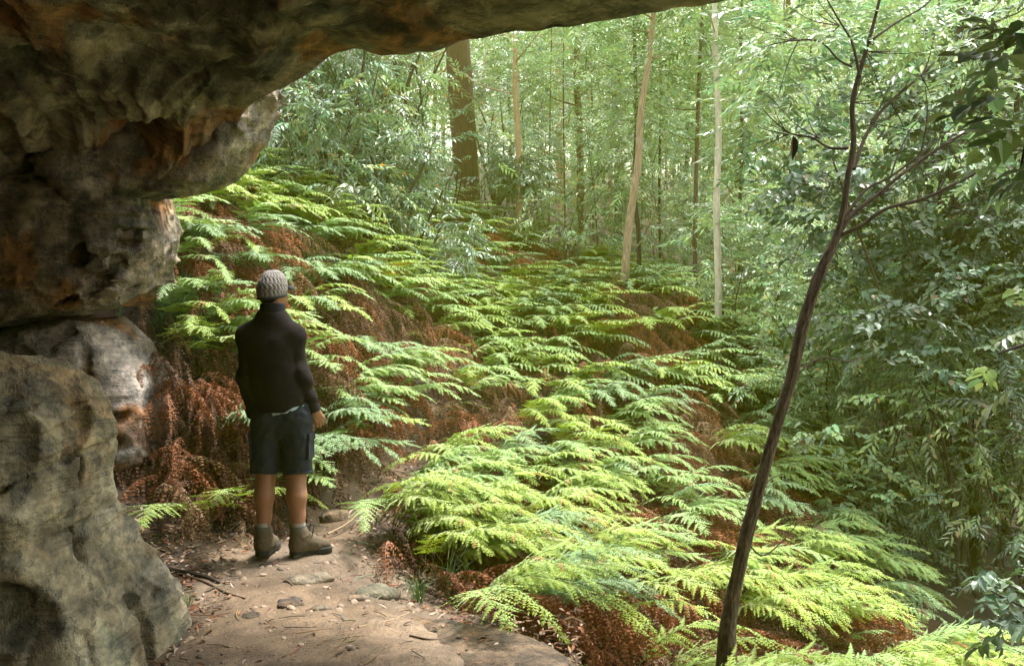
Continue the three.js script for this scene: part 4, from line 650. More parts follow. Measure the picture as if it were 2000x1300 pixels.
{
  const R = rng(31), spots = spread(7, 60000, 0.345, fernSpot), extra = [];
  const live = spots.length > 300 ? spots.slice() : spots;
  // where dead bracken shows through, live fronds stand thinner
  const brown = [[1110, 1180, 170], [1280, 1220, 120], [900, 1110, 80], [1180, 1010, 120], [1000, 1100, 120], [1330, 900, 110], [960, 770, 90], [1000, 940, 80], [700, 620, 70], [640, 740, 60], [430, 560, 80], [760, 1050, 110], [1290, 560, 60], [1230, 620, 60], [1000, 480, 80], [1420, 1000, 80], [1620, 1150, 110], [1560, 1270, 100], [1800, 1240, 80], [1350, 1130, 90], [1260, 760, 60], [1120, 690, 50], [850, 900, 50], [780, 640, 60], [1450, 930, 60], [470, 440, 50]].map(([px, py, s]) => { let d = 6; for (let i = 0; i < 40; i++) { const p = at(px, py, d); if (p.y < groundY(p.x, p.z) + 0.3) break; d += 0.25; } const p = at(px, py, d); return [p.x, p.z, s * d / FOCAL, s * d / FOCAL * 1.6]; });
  const deadness = (x, z) => { let b = 0; for (const [X, Z, sx, sz] of brown) b = Math.max(b, Math.exp(-(((x - X) / sx) ** 2) - ((z - Z) / sz) ** 2)); return 0.5 * fbm(x * 0.9 + 3, 1.5, z * 0.9, 3) + 0.85 * b; };
  const keep = live.filter(([x, z]) => deadness(x, z) < 0.26 || R() < 0.24);
  keep.forEach(([x, z], i) => {
    if (i >= 300) { extra.push([x, z]); return; }
    const d = -z, r = R(), sunny = smooth(-0.3, 0.4, fbm(x * 0.5, 7, z * 0.5, 2) + 0.1), mats = d < 7.6 ? (r < 0.5 ? [FERN.lime, FERN.bright] : r < 0.85 ? [FERN.lime, FERN.bright, FERN.fresh] : [FERN.cool, FERN.yellow]) : r < 0.5 ? [FERN.bright, FERN.fresh] : r < 0.86 ? [FERN.fresh, FERN.cool, FERN.bright] : r < 0.93 ? [FERN.cool] : [FERN.yellow, FERN.bright];
    fernPlant('fern', 'green bracken fern', x, z, R, mats, { set: d < 10.5 ? FROND.near : FROND.far, count: [5, 4], size: [0.72, 0.8], fan: 0.65 });
  });
  const dead = spread(9, 16000, 0.34, (x, z) => fernSpot(x, z) && deadness(x, z) > 0.02).slice(0, 290);
  dead.forEach(([x, z]) => fernPlant('dead_fern', 'rust brown dead bracken', x, z, R, [FERN.rust, FERN.rust, FERN.brown, FERN.straw], { set: FROND.dead, count: [5, 4], size: [0.8, 0.55], fan: 1.4 }));
  for (const [px, d, n] of [[335, 7.5, 0], [375, 7.55, 0], [415, 7.6, 0], [455, 7.75, 0], [350, 7.35, 0], [395, 7.3, 0], [430, 7.45, 0], [480, 7.9, 0], [310, 7.6, 0], [330, 7.1, 0], [365, 7.0, 0], [400, 7.05, 0], [340, 6.8, 0], [300, 7.0, 0], [440, 7.2, 0]]) fernPlant('dead_fern', 'rust brown dead bracken', (px - 1000) / FOCAL * d, -d, R, [FERN.rust, FERN.brown, FERN.brown], { set: FROND.dead, count: [4, 4], size: [0.35, 0.3], fan: 2 });
  spread(15, 30000, 0.34, bankSpot).slice(0, 26).forEach(([x, z], i) => { if (i % 2) fernPlant('dead_fern', 'rust brown dead bracken', x, z, R, [FERN.rust, FERN.brown, FERN.brown, FERN.straw], { set: FROND.dead, count: [5, 4], size: [0.55, 0.4], fan: 1.6 }); else fernPlant('fern', 'green bracken fern', x, z, R, [FERN.cool, FERN.fresh, FERN.bright], { set: FROND.near, count: [5, 3], size: [0.5, 0.45], fan: 0.9 }); });
  for (const [px, d] of [[735, 6.95], [765, 6.55], [810, 6.5], [775, 6.8], [850, 6.2]]) fernPlant('fern', 'green bracken fern', (px - 1000) / FOCAL * d, -d, R, [FERN.lime, FERN.lime, FERN.bright], { set: FROND.near, count: [5, 3], size: [0.85, 0.45], fan: 0.4 });
  for (const [px, d] of [[352, 7.75], [405, 7.95], [360, 8.1], [440, 8.2]]) fernPlant('fern', 'green bracken fern', (px - 1000) / FOCAL * d, -d, R, [FERN.fresh, FERN.bright], { set: FROND.near, count: [2, 2], size: [0.6, 0.25], fan: 0.6 });
  // everything smaller and farther between them, which nobody could count
  const fill = (name, label, set, mats, spotsOf, size, tilt, lift) => {
    const lists = set.map(() => mats.map(() => [])); const tints = set.map(() => mats.map(() => []));
    for (const [x, z] of spotsOf) { const f = Math.floor(R() * set.length), k = Math.floor(R() * mats.length), s = size[0] + R() * size[1], dir = sweepDir(x, z), q = new THREE.Quaternion().setFromEuler(new THREE.Euler((R() - 0.5) * tilt, Math.atan2(-dir.z, dir.x) + gauss(R) * 1.3, (R() - 0.5) * tilt, 'YXZ')); lists[f][k].push(new THREE.Matrix4().compose(V(x, groundY(x, z) + lift * R(), z), q, V(s, s, s))); const b = 0.75 + R() * 0.5; tints[f][k].push(C(b * (1 + (R() - 0.5) * 0.25), b, b)); }
    const g = new THREE.Group(); g.name = numbered(name); scene.add(g); tag(g, label, 'undergrowth', undefined, 'stuff');
    set.forEach((f, i) => mats.forEach((m, j) => { if (lists[i][j].length) copies('fronds', f, m, lists[i][j], tints[i][j], g); }));
  };
  fill('bracken_litter', 'rust brown dead bracken lying under the ferns', FROND.dead, [FERN.rust, FERN.brown, FERN.straw, FERN.straw], [...spread(12, 30000, 0.17, (x, z) => fernSpot(x, z)), ...spread(14, 60000, 0.1, bankSpot)], [0.3, 0.35], 1.2, 0.12);
  fill('fern_undergrowth', 'low green ferns filling the gaps between the larger ones', FROND.far, [FERN.fresh, FERN.cool], [...extra, ...extra, ...extra, ...spread(13, 6000, 0.3, (x, z) => fernSpot(x, z) && -z > 6 && deadness(x, z) < 0.2)], [0.45, 0.4], 0.6, 0.05);
}
// ---------------------------------------------------------------- the hiker, seen from behind
{
  const foot = at(556, 1084, 6.2); foot.y = groundY(foot.x, foot.z) + 0.004;
  const person = thing('person', foot, 'person in grey knit cap, dark jacket, shorts and hiking boots, seen from behind', 'person');
  const seg = (list, k) => (x, y, z) => { let d = 9; for (const [a, b, ra, rb] of list) d = smin(d, tapered(x, y, z, a, b, ra, rb), k); return d; };
  const cloth = (name, rgb, o = {}) => new THREE.MeshPhysicalMaterial({ name, color: C(...rgb), roughness: o.rough ?? 0.95, specularIntensity: 0.25, sheen: o.sheen ?? 0.4, sheenRoughness: 0.6, sheenColor: C(...(o.sheenColor ?? rgb)), vertexColors: !!o.vertex });
  const skin = new THREE.MeshPhysicalMaterial({ name: 'skin', color: C(0.27, 0.13, 0.07), roughness: 0.55, specularIntensity: 0.7 });
  // joints
  const hipL = V(-0.098, 0.88, 0), hipR = V(0.085, 0.88, 0), kneeL = V(-0.118, 0.49, -0.015), kneeR = V(0.075, 0.49, -0.01), ankL = V(-0.128, 0.115, 0.03), ankR = V(0.092, 0.115, 0.03);
  const pel = V(-0.008, 0.93, 0), chest = V(-0.068, 1.26, -0.005), neck0 = V(-0.062, 1.42, -0.005), head = V(-0.058, 1.655, -0.025);
  const shL = V(-0.208, 1.362, 0), elL = V(-0.222, 1.10, 0.005), wrL = V(-0.2, 0.875, -0.06), shR = V(0.066, 1.362, 0), elR = V(0.112, 1.115, 0.02), wrR = V(0.186, 0.905, -0.01);
  const turn = 0.62, face = V(Math.sin(turn), 0, -Math.cos(turn)), sideways = V(Math.cos(turn), 0, Math.sin(turn));
  // bare body: legs, hips, trunk, neck, arms
  const core = seg([[pel, chest, 0.085, 0.09], [chest, neck0, 0.085, 0.055], [neck0, V(-0.055, 1.58, -0.015), 0.054, 0.053], [hipL, kneeL, 0.075, 0.053], [hipR, kneeR, 0.075, 0.053], [shL, elL, 0.044, 0.036], [elL, wrL, 0.036, 0.026], [shR, elR, 0.044, 0.036], [elR, wrR, 0.036, 0.026], [chest, shL, 0.06, 0.045], [chest, shR, 0.06, 0.045]], 0.04);
  const calf = (k, a) => { const c = V().lerpVectors(k, a, 0.32).add(V(0, 0, 0.02)); return seg([[k, c, 0.044, 0.053], [c, V().lerpVectors(k, a, 0.8), 0.053, 0.029], [V().lerpVectors(k, a, 0.7), a, 0.033, 0.032], [k, V().lerpVectors(k, a, 0.6).add(V(0, 0, -0.012)), 0.046, 0.033]], 0.05); };
  const calfL = calf(kneeL, ankL), calfR = calf(kneeR, ankR);
  const bodyF = (x, y, z) => smin(smin(core(x, y, z), calfL(x, y, z), 0.04), calfR(x, y, z), 0.04);
  const g1 = sdfGeometry(bodyF, V(-0.36, 0.04, -0.24), V(0.32, 1.60, 0.2), 0.012);
  // head with a face, on its own finer grid
  const H = (f, s, u) => V().copy(head).addScaledVector(face, f).addScaledVector(sideways, s).add(V(0, u, 0));
  const ell = (p, rf, rs, ru) => (x, y, z) => { const dx = x - p.x, dy = y - p.y, dz = z - p.z, f = dx * face.x + dz * face.z, s = dx * sideways.x + dz * sideways.z; return (Math.hypot(f / rf, s / rs, dy / ru) - 1) * Math.min(rf, rs, ru); };
  const skull = ell(H(-0.006, 0, 0.015), 0.086, 0.069, 0.078), jaw = ell(H(0.03, 0, -0.045), 0.062, 0.056, 0.068), chin = ell(H(0.072, 0, -0.088), 0.022, 0.026, 0.02), nose = seg([[H(0.09, 0, 0.012), H(0.108, 0, -0.022), 0.007, 0.012]], 0.01), earL = ell(H(-0.006, -0.072, -0.008), 0.02, 0.009, 0.03), earR = ell(H(-0.006, 0.072, -0.008), 0.02, 0.009, 0.03), neckF = seg([[H(-0.012, 0, -0.02), V(-0.05, 1.44, -0.005), 0.052, 0.056]], 0.02);
  const eyeA = ell(H(0.084, -0.03, 0.012), 0.012, 0.014, 0.01), eyeB = ell(H(0.084, 0.03, 0.012), 0.012, 0.014, 0.01), mouth = ell(H(0.092, 0, -0.052), 0.008, 0.022, 0.003), lips = ell(H(0.084, 0, -0.052), 0.012, 0.024, 0.011);
  const headF = (x, y, z) => { let d = smin(smin(skull(x, y, z), jaw(x, y, z), 0.04), chin(x, y, z), 0.03); d = smin(d, nose(x, y, z), 0.012); d = smin(d, lips(x, y, z), 0.01); d = smax(d, -eyeA(x, y, z), 0.008); d = smax(d, -eyeB(x, y, z), 0.008); d = smax(d, -mouth(x, y, z), 0.003); d = smin(d, Math.min(earL(x, y, z), earR(x, y, z)), 0.01); return smin(d, neckF(x, y, z), 0.03); };
  const g2 = sdfGeometry(headF, V(head.x - 0.14, 1.45, head.z - 0.15), V(head.x + 0.15, 1.79, head.z + 0.13), 0.005);
  // hands: palm and five fingers, loosely curled
  const hand = (w, side, aim, out) => {
    const n = V().crossVectors(aim, out).normalize(), q = (a, o, h) => V().copy(w).addScaledVector(aim, a).addScaledVector(out, o).addScaledVector(n, h), list = [[q(-0.03, 0, 0), q(0.015, 0, 0), 0.026, 0.025], [q(0.01, -0.022, 0), q(0.075, -0.026, 0), 0.015, 0.013], [q(0.01, 0, 0), q(0.082, 0, 0), 0.017, 0.014], [q(0.01, 0.02, 0), q(0.075, 0.025, 0), 0.015, 0.012]], fingers = [];
    [[-0.03, 0.032, 0.026, 0.02], [-0.011, 0.037, 0.03, 0.022], [0.009, 0.034, 0.028, 0.021], [0.027, 0.026, 0.02, 0.017]].forEach(([o, l1, l2, l3]) => { const c = -side; let a = q(0.078 - Math.abs(o) * 0.25, o, 0), ang = 0.35; for (const [l, r0, r1] of [[l1, 0.0095, 0.009], [l2, 0.009, 0.0083], [l3, 0.0083, 0.0072]]) { const b = V().copy(a).addScaledVector(aim, Math.cos(ang) * l).addScaledVector(n, c * Math.sin(ang) * l); fingers.push([a, b, r0, r1]); a = b; ang += 0.55; } });
    const t0 = q(0.018, -0.024, 0), t1 = q(0.05, -0.05, -side * 0.016), t2 = q(0.078, -0.056, -side * 0.026); const thumb = [[t0, t1, 0.013, 0.0105], [t1, t2, 0.0105, 0.0085]];
    const palm = seg(list, 0.02), fs = seg(fingers, 0.004), th = seg(thumb, 0.008), lo = V(w.x - 0.13, w.y - 0.2, w.z - 0.16), hi = V(w.x + 0.13, w.y + 0.06, w.z + 0.13);
    return sdfGeometry((x, y, z) => smin(smin(palm(x, y, z), fs(x, y, z), 0.008), th(x, y, z), 0.012), lo, hi, 0.0042);
  };
  const g3 = hand(wrR, 1, V(0.42, -0.84, -0.3).normalize(), V(0.75, 0.45, -0.45).normalize()), g4 = hand(wrL, -1, V(0.28, -0.62, -0.7).normalize(), V(-0.7, 0.3, -0.55).normalize());
  mesh('body', mergeGeometries([g1, g2, g3, g4]), skin, person);
  // hair at the nape
  const hairF = ell(H(-0.026, 0, -0.035), 0.072, 0.065, 0.074); mesh('hair', sdfGeometry((x, y, z) => smax(hairF(x, y, z) - 0.003 * n3(x * 90, y * 30, z * 90), (x - head.x) * face.x + (z - head.z) * face.z - 0.01, 0.01), V(head.x - 0.12, 1.55, head.z - 0.12), V(head.x + 0.12, 1.74, head.z + 0.12), 0.006), cloth('dark hair', [0.02, 0.014, 0.01]), person);
  // knit cap with cable pattern, folded rim and a short dark peak
  const capF = (x, y, z) => {
    const dx = x - (head.x - 0.004 * face.x), dy = y - (head.y + 0.005), dz = z - head.z, f = dx * face.x + dz * face.z, s = dx * sideways.x + dz * sideways.z, tiltY = dy + f * -0.16;
    let d = (Math.hypot((f + 0.008) / 0.098, s / 0.085, Math.max(0, tiltY) / 0.114) - 1) * 0.1; if (tiltY < 0) d = (Math.hypot((f + 0.008) / 0.098, s / 0.085) - 1) * 0.1 - tiltY * 0.12 + 0.06 * tiltY * tiltY;
    const a = Math.atan2(s, f), r = Math.hypot(f, s); const wave = Math.abs(Math.sin(a * 11)) * 0.7 + 0.5 * Math.sin(a * 22 + Math.sin(dy * 160) * 1.3) * Math.cos(dy * 160); d -= 0.0052 * wave * smooth(0.008, 0.035, r) * smooth(-0.045, -0.03, tiltY) + 0.004 * fbm(x * 16, y * 16, z * 16, 2);
    return smax(d, -(tiltY + 0.052), 0.012);
  };
  mesh('knit_cap', sdfGeometry(capF, V(head.x - 0.14, head.y - 0.09, head.z - 0.14), V(head.x + 0.14, head.y + 0.16, head.z + 0.14), 0.0042), cloth('grey knit', [0.215, 0.195, 0.175], { sheen: 0.3 }), person);
  const rimF = (x, y, z) => { const dx = x - (head.x - 0.004 * face.x), dy = y - (head.y + 0.005), dz = z - head.z, f = dx * face.x + dz * face.z, s = dx * sideways.x + dz * sideways.z, ty = dy - f * 0.16; const k = (Math.hypot((f + 0.008) / 0.094, s / 0.081) - 1) * 0.1; return Math.hypot(Math.max(0, Math.abs(k) - 0.002), Math.max(0, Math.abs(ty + 0.05) - 0.004)) - 0.004; };
  mesh('cap_rim', sdfGeometry(rimF, V(head.x - 0.15, head.y - 0.1, head.z - 0.15), V(head.x + 0.15, head.y + 0.03, head.z + 0.15), 0.005), cloth('charcoal rim', [0.035, 0.036, 0.042]), person);
  const peakF = (x, y, z) => { const dx = x - head.x, dy = y - (head.y - 0.018), dz = z - head.z, f = dx * face.x + dz * face.z, s = dx * sideways.x + dz * sideways.z; return smax(smax(Math.hypot((f - 0.08) / 0.075, s / 0.078) * 0.075 - 0.075, -(f - 0.085), 0.01), Math.abs(dy - 0.03 + 3 * s * s) - 0.005, 0.004); };
  mesh('cap_peak', sdfGeometry(peakF, V(head.x - 0.1, head.y - 0.08, head.z - 0.22), V(head.x + 0.2, head.y + 0.06, head.z + 0.12), 0.005), cloth('dark peak', [0.03, 0.03, 0.036]), person);
  // jacket
  const jacketCore = seg([[V(-0.012, 0.92, 0), V(-0.04, 1.12, 0), 0.146, 0.136], [V(-0.04, 1.12, 0), V(-0.07, 1.30, 0), 0.136, 0.138], [V(-0.036, 0.92, 0), V(-0.112, 1.29, 0), 0.136, 0.116], [V(0.02, 0.92, 0), V(-0.03, 1.29, 0), 0.134, 0.116], [chest, shL, 0.11, 0.066], [chest, shR, 0.11, 0.066], [V(-0.061, 1.462, 0), shL, 0.07, 0.062], [V(-0.061, 1.462, 0), shR, 0.07, 0.062], [V(-0.065, 1.37, 0), V(-0.06, 1.485, -0.005), 0.09, 0.07]], 0.07);
  const sleeve = (s, e, w) => seg([[s, e, 0.062, 0.054], [e, w, 0.053, 0.044]], 0.06), slL = sleeve(shL, elL, wrL), slR = sleeve(shR, elR, wrR);
  const jacketF = (x, y, z) => {
    const zz = (z) * 1.22; let d = jacketCore(x, y, zz); const k = lerp(0.008, 0.05, smooth(1.24, 1.4, y)); d = smin(d, slL(x, y, z), k); d = smin(d, slR(x, y, z), k);
    const wrinkle = 0.005 * fbm(x * 6 + 3, y * 7, z * 6, 3) + 0.005 * (ridge(x * 9 + y * 5, y * 12 - x * 6, z * 9, 2) - 0.4) * smooth(1.36, 1.2, y) + 0.005 * Math.sin(y * 46 + 4 * n3(x * 5, y * 5, z * 5)) * smooth(0.1, 0.2, Math.abs(x + 0.04)) * smooth(1.3, 1.1, y);
    d -= wrinkle;
    const hem = y - (0.9 + 0.035 * smooth(0.02, 0.1, x) * smooth(0.25, 0.1, Math.abs(z))), armpart = Math.min(slL(x, y, z), slR(x, y, z));
    const cut = armpart < 0.012 && (x < -0.19 || x > 0.14) ? (0.0) : -hem; d = smax(d, cut === 0 ? -1 : cut, 0.01);
    const a1 = V(wrR.x, wrR.y, wrR.z), dr = V().subVectors(wrR, elR).normalize(), pr = (x - a1.x) * dr.x + (y - a1.y) * dr.y + (z - a1.z) * dr.z; if (x > 0.1) d = smax(d, pr - 0.008, 0.006);
    const b1 = wrL, dl = V().subVectors(wrL, elL).normalize(), pl = (x - b1.x) * dl.x + (y - b1.y) * dl.y + (z - b1.z) * dl.z; if (x < -0.15 && z < -0.04) d = smax(d, pl - 0.012, 0.006);
    return smax(d, y - 1.53 + 0.1 * z, 0.012);
  };
  const jacketC = cloth('dark brown fleece', [0.017, 0.0125, 0.0125], { sheen: 0.3, sheenColor: [0.1, 0.065, 0.06] });
  const jacket = mesh('jacket', sdfGeometry(jacketF, V(-0.38, 0.84, -0.24), V(0.34, 1.56, 0.22), 0.0095), jacketC, person);
  const collarF = (x, y, z) => { const r = Math.hypot(x + 0.06, (z + 0.006) * 1.05); return Math.hypot(Math.max(0, Math.abs(r - 0.066 + 0.12 * (y - 1.535)) - 0.006), Math.max(0, Math.abs(y - 1.535 - 0.1 * z) - 0.024)) - 0.006; };
  mesh('collar', sdfGeometry(collarF, V(-0.17, 1.46, -0.12), V(0.06, 1.6, 0.11), 0.006), cloth('navy collar', [0.018, 0.018, 0.024]), jacket);
  const cuffF = (w, e) => { const d = V().subVectors(w, e).normalize(); return limb([w.clone().addScaledVector(d, -0.035), w.clone().addScaledVector(d, 0.012)], [0.049, 0.045], 14, 0, 0, 0.01); };
  mesh('cuff', cuffF(wrR, elR), jacketC, jacket); mesh('cuff', cuffF(wrL, elL), jacketC, jacket);
  // pale shirt that shows under the hem at the right hip
  const shirtF = (x, y, z) => smax(Math.abs(seg([[V(-0.01, 0.86, 0), V(-0.01, 1.05, 0), 0.128, 0.12], [V(0.03, 0.86, 0), V(0.015, 1.05, 0), 0.13, 0.118]], 0.05)(x, y, z * 1.22) ) - 0.006, Math.max(y - 0.95, 0.889 + 0.006 * Math.sin(x * 40) - y), 0.006);
  mesh('shirt', sdfGeometry(shirtF, V(-0.2, 0.86, -0.17), V(0.2, 1.02, 0.17), 0.008), cloth('pale blue shirt', [0.4, 0.52, 0.55]), person);
  // shorts
  const hemY = 0.512, legF = (h, k, s) => seg([[h, V(k.x + s * 0.004, 0.52, k.z), 0.096, 0.094]], 0.01), lL = legF(hipL, kneeL, -1), lR = legF(hipR, kneeR, 1), seat = seg([[V(-0.05, 0.94, 0), V(0.035, 0.94, 0), 0.112, 0.112], [V(-0.07, 0.84, 0.012), V(0.055, 0.84, 0.012), 0.108, 0.108]], 0.04);
  const shortsF = (x, y, z) => { const zz = z * 1.08; let d = smin(lL(x, y, zz), lR(x, y, zz), 0.018); d = smin(d, seat(x, y, zz), 0.05); d -= 0.011 * fbm(x * 8, y * 10 + 3, z * 8, 3) + 0.006 * (ridge(x * 10 + 2, y * 9 - x * 5, z * 10, 2) - 0.4) + 0.003 * n3(x * 30, y * 26, z * 30); d = Math.max(d, hemY - y - 0.01 * n3(x * 9, 2, z * 9)); return Math.max(d, y - 1.0); };
  const shorts = mesh('shorts', sdfGeometry(shortsF, V(-0.26, 0.47, -0.18), V(0.25, 1.03, 0.18), 0.008), cloth('slate canvas', [0.027, 0.03, 0.038], { sheen: 0.15 }), person);
  const pocket = (sx, x0, yaw) => { const b = new THREE.BoxGeometry(0.10, 0.15, 0.014, 4, 4, 1); const f = new THREE.BoxGeometry(0.105, 0.045, 0.018, 3, 2, 1); f.translate(0, 0.062, 0.004); const g = mergeGeometries([b, f]); const m = mesh('cargo_pocket', g, shorts.material, shorts); m.position.set(x0, 0.68, 0.01); m.rotation.y = yaw; };
  pocket(1, 0.170, Math.PI / 2 - 0.15); pocket(-1, -0.2, -Math.PI / 2 + 0.15);
  const hemRing = (k, s) => { const g = new THREE.TorusGeometry(0.0945, 0.0045, 6, 28); g.rotateX(Math.PI / 2); const m = mesh('hem', g, shorts.material, shorts); m.position.set(k.x + s * 0.004, 0.522, k.z); m.scale.z = 0.93; }; hemRing(kneeL, -1); hemRing(kneeR, 1);
  // socks and boots
  const sockM = cloth('grey sock', [0.34, 0.32, 0.28]), leather = cloth('brown suede', [0.115, 0.088, 0.058], { sheen: 0.3 }), mesh2 = cloth('olive mesh', [0.11, 0.1, 0.075]), rubber = new THREE.MeshStandardMaterial({ name: 'black rubber', color: C(0.022, 0.02, 0.018), roughness: 0.8 }), laceM = cloth('dark lace', [0.03, 0.03, 0.035]);
  const boot = (ank, yaw) => {
    const b = new THREE.Group(); b.name = 'boot'; b.position.set(ank.x, 0, ank.z); b.rotation.y = yaw; person.add(b);   // toe towards -z
    const shaft = seg([[V(0, 0.075, 0.0), V(0, 0.165, 0.002), 0.05, 0.05]], 0.02), upper = seg([[V(0, 0.062, 0.01), V(0, 0.058, -0.10), 0.047, 0.044], [V(0, 0.055, -0.09), V(0.004, 0.05, -0.165), 0.044, 0.036], [V(0, 0.13, -0.012), V(0, 0.08, -0.085), 0.044, 0.04]], 0.03);
    const f = (x, y, z) => { let d = smin(shaft(x, y, z), upper(x, y, z), 0.04) - 0.0025 * n3(x * 50, y * 50, z * 50) - 0.004 * smooth(0.008, 0, Math.abs(y - 0.115 + 0.3 * z)); d = smax(d, y - 0.182, 0.01); d = Math.max(d, -(Math.hypot(x, (z - 0.002)) - 0.04 + Math.max(0, 0.165 - y) * 3)); return Math.max(d, 0.028 - y); };
    mesh('upper', sdfGeometry(f, V(-0.07, 0.01, -0.22), V(0.07, 0.2, 0.08), 0.006), leather, b);
    const outline = (z) => 0.046 - 0.006 * Math.exp(-(((z + 0.05) / 0.04) ** 2)) ; const sf = (x, y, z) => { const zc = clamp(z, -0.165, 0.012), d2 = Math.hypot(x - (z < -0.1 ? 0.004 : 0), z - zc) - outline(z); const tread = 0.006 * (Math.sin(z * 190) > 0.2 && y < 0.012 ? 1 : 0); return Math.max(d2, Math.abs(y - 0.02) - 0.02 + tread); };
    mesh('sole', sdfGeometry(sf, V(-0.07, -0.01, -0.23), V(0.07, 0.06, 0.08), 0.006), rubber, b);
    const cuff = limb([V(0, 0.155, 0.002), V(0, 0.188, 0.004)], [0.053, 0.051], 18, 0.06, 4, 0.008, false); mesh('padded_cuff', cuff, mesh2, b);
    const laces = []; for (let i = 0; i < 5; i++) { const y = 0.172 - i * 0.02, z = -0.046 - i * 0.0165 - (i > 2 ? 0.012 : 0); laces.push(limb([V(-0.03, y - 0.008, z + 0.012), V(0, y + 0.006, z - 0.012), V(0.03, y - 0.008 - 0.012, z + 0.006)], [0.0032, 0.0032, 0.0032], 5, 0, 0, 0.01)); }
    for (const sx of [-1, 1]) laces.push(limb([V(0, 0.17, -0.06), V(sx * 0.03, 0.19, -0.085), V(sx * 0.045, 0.15, -0.08), V(sx * 0.05, 0.115, -0.07)], [0.003, 0.003, 0.003, 0.003], 5, 0, 0, 0.012)); mesh('lace', mergeGeometries(laces), laceM, b);
    const sock = limb([V(0, 0.15, 0.0), V(0, 0.208, 0.0)], [0.045, 0.043], 18, 0.1, 9, 0.006, false); mesh('sock', sock, sockM, b);
  };
  boot(V(ankL.x, 0, ankL.z - 0.005), -0.12); boot(V(ankR.x, 0, ankR.z - 0.005), -1.12);
}
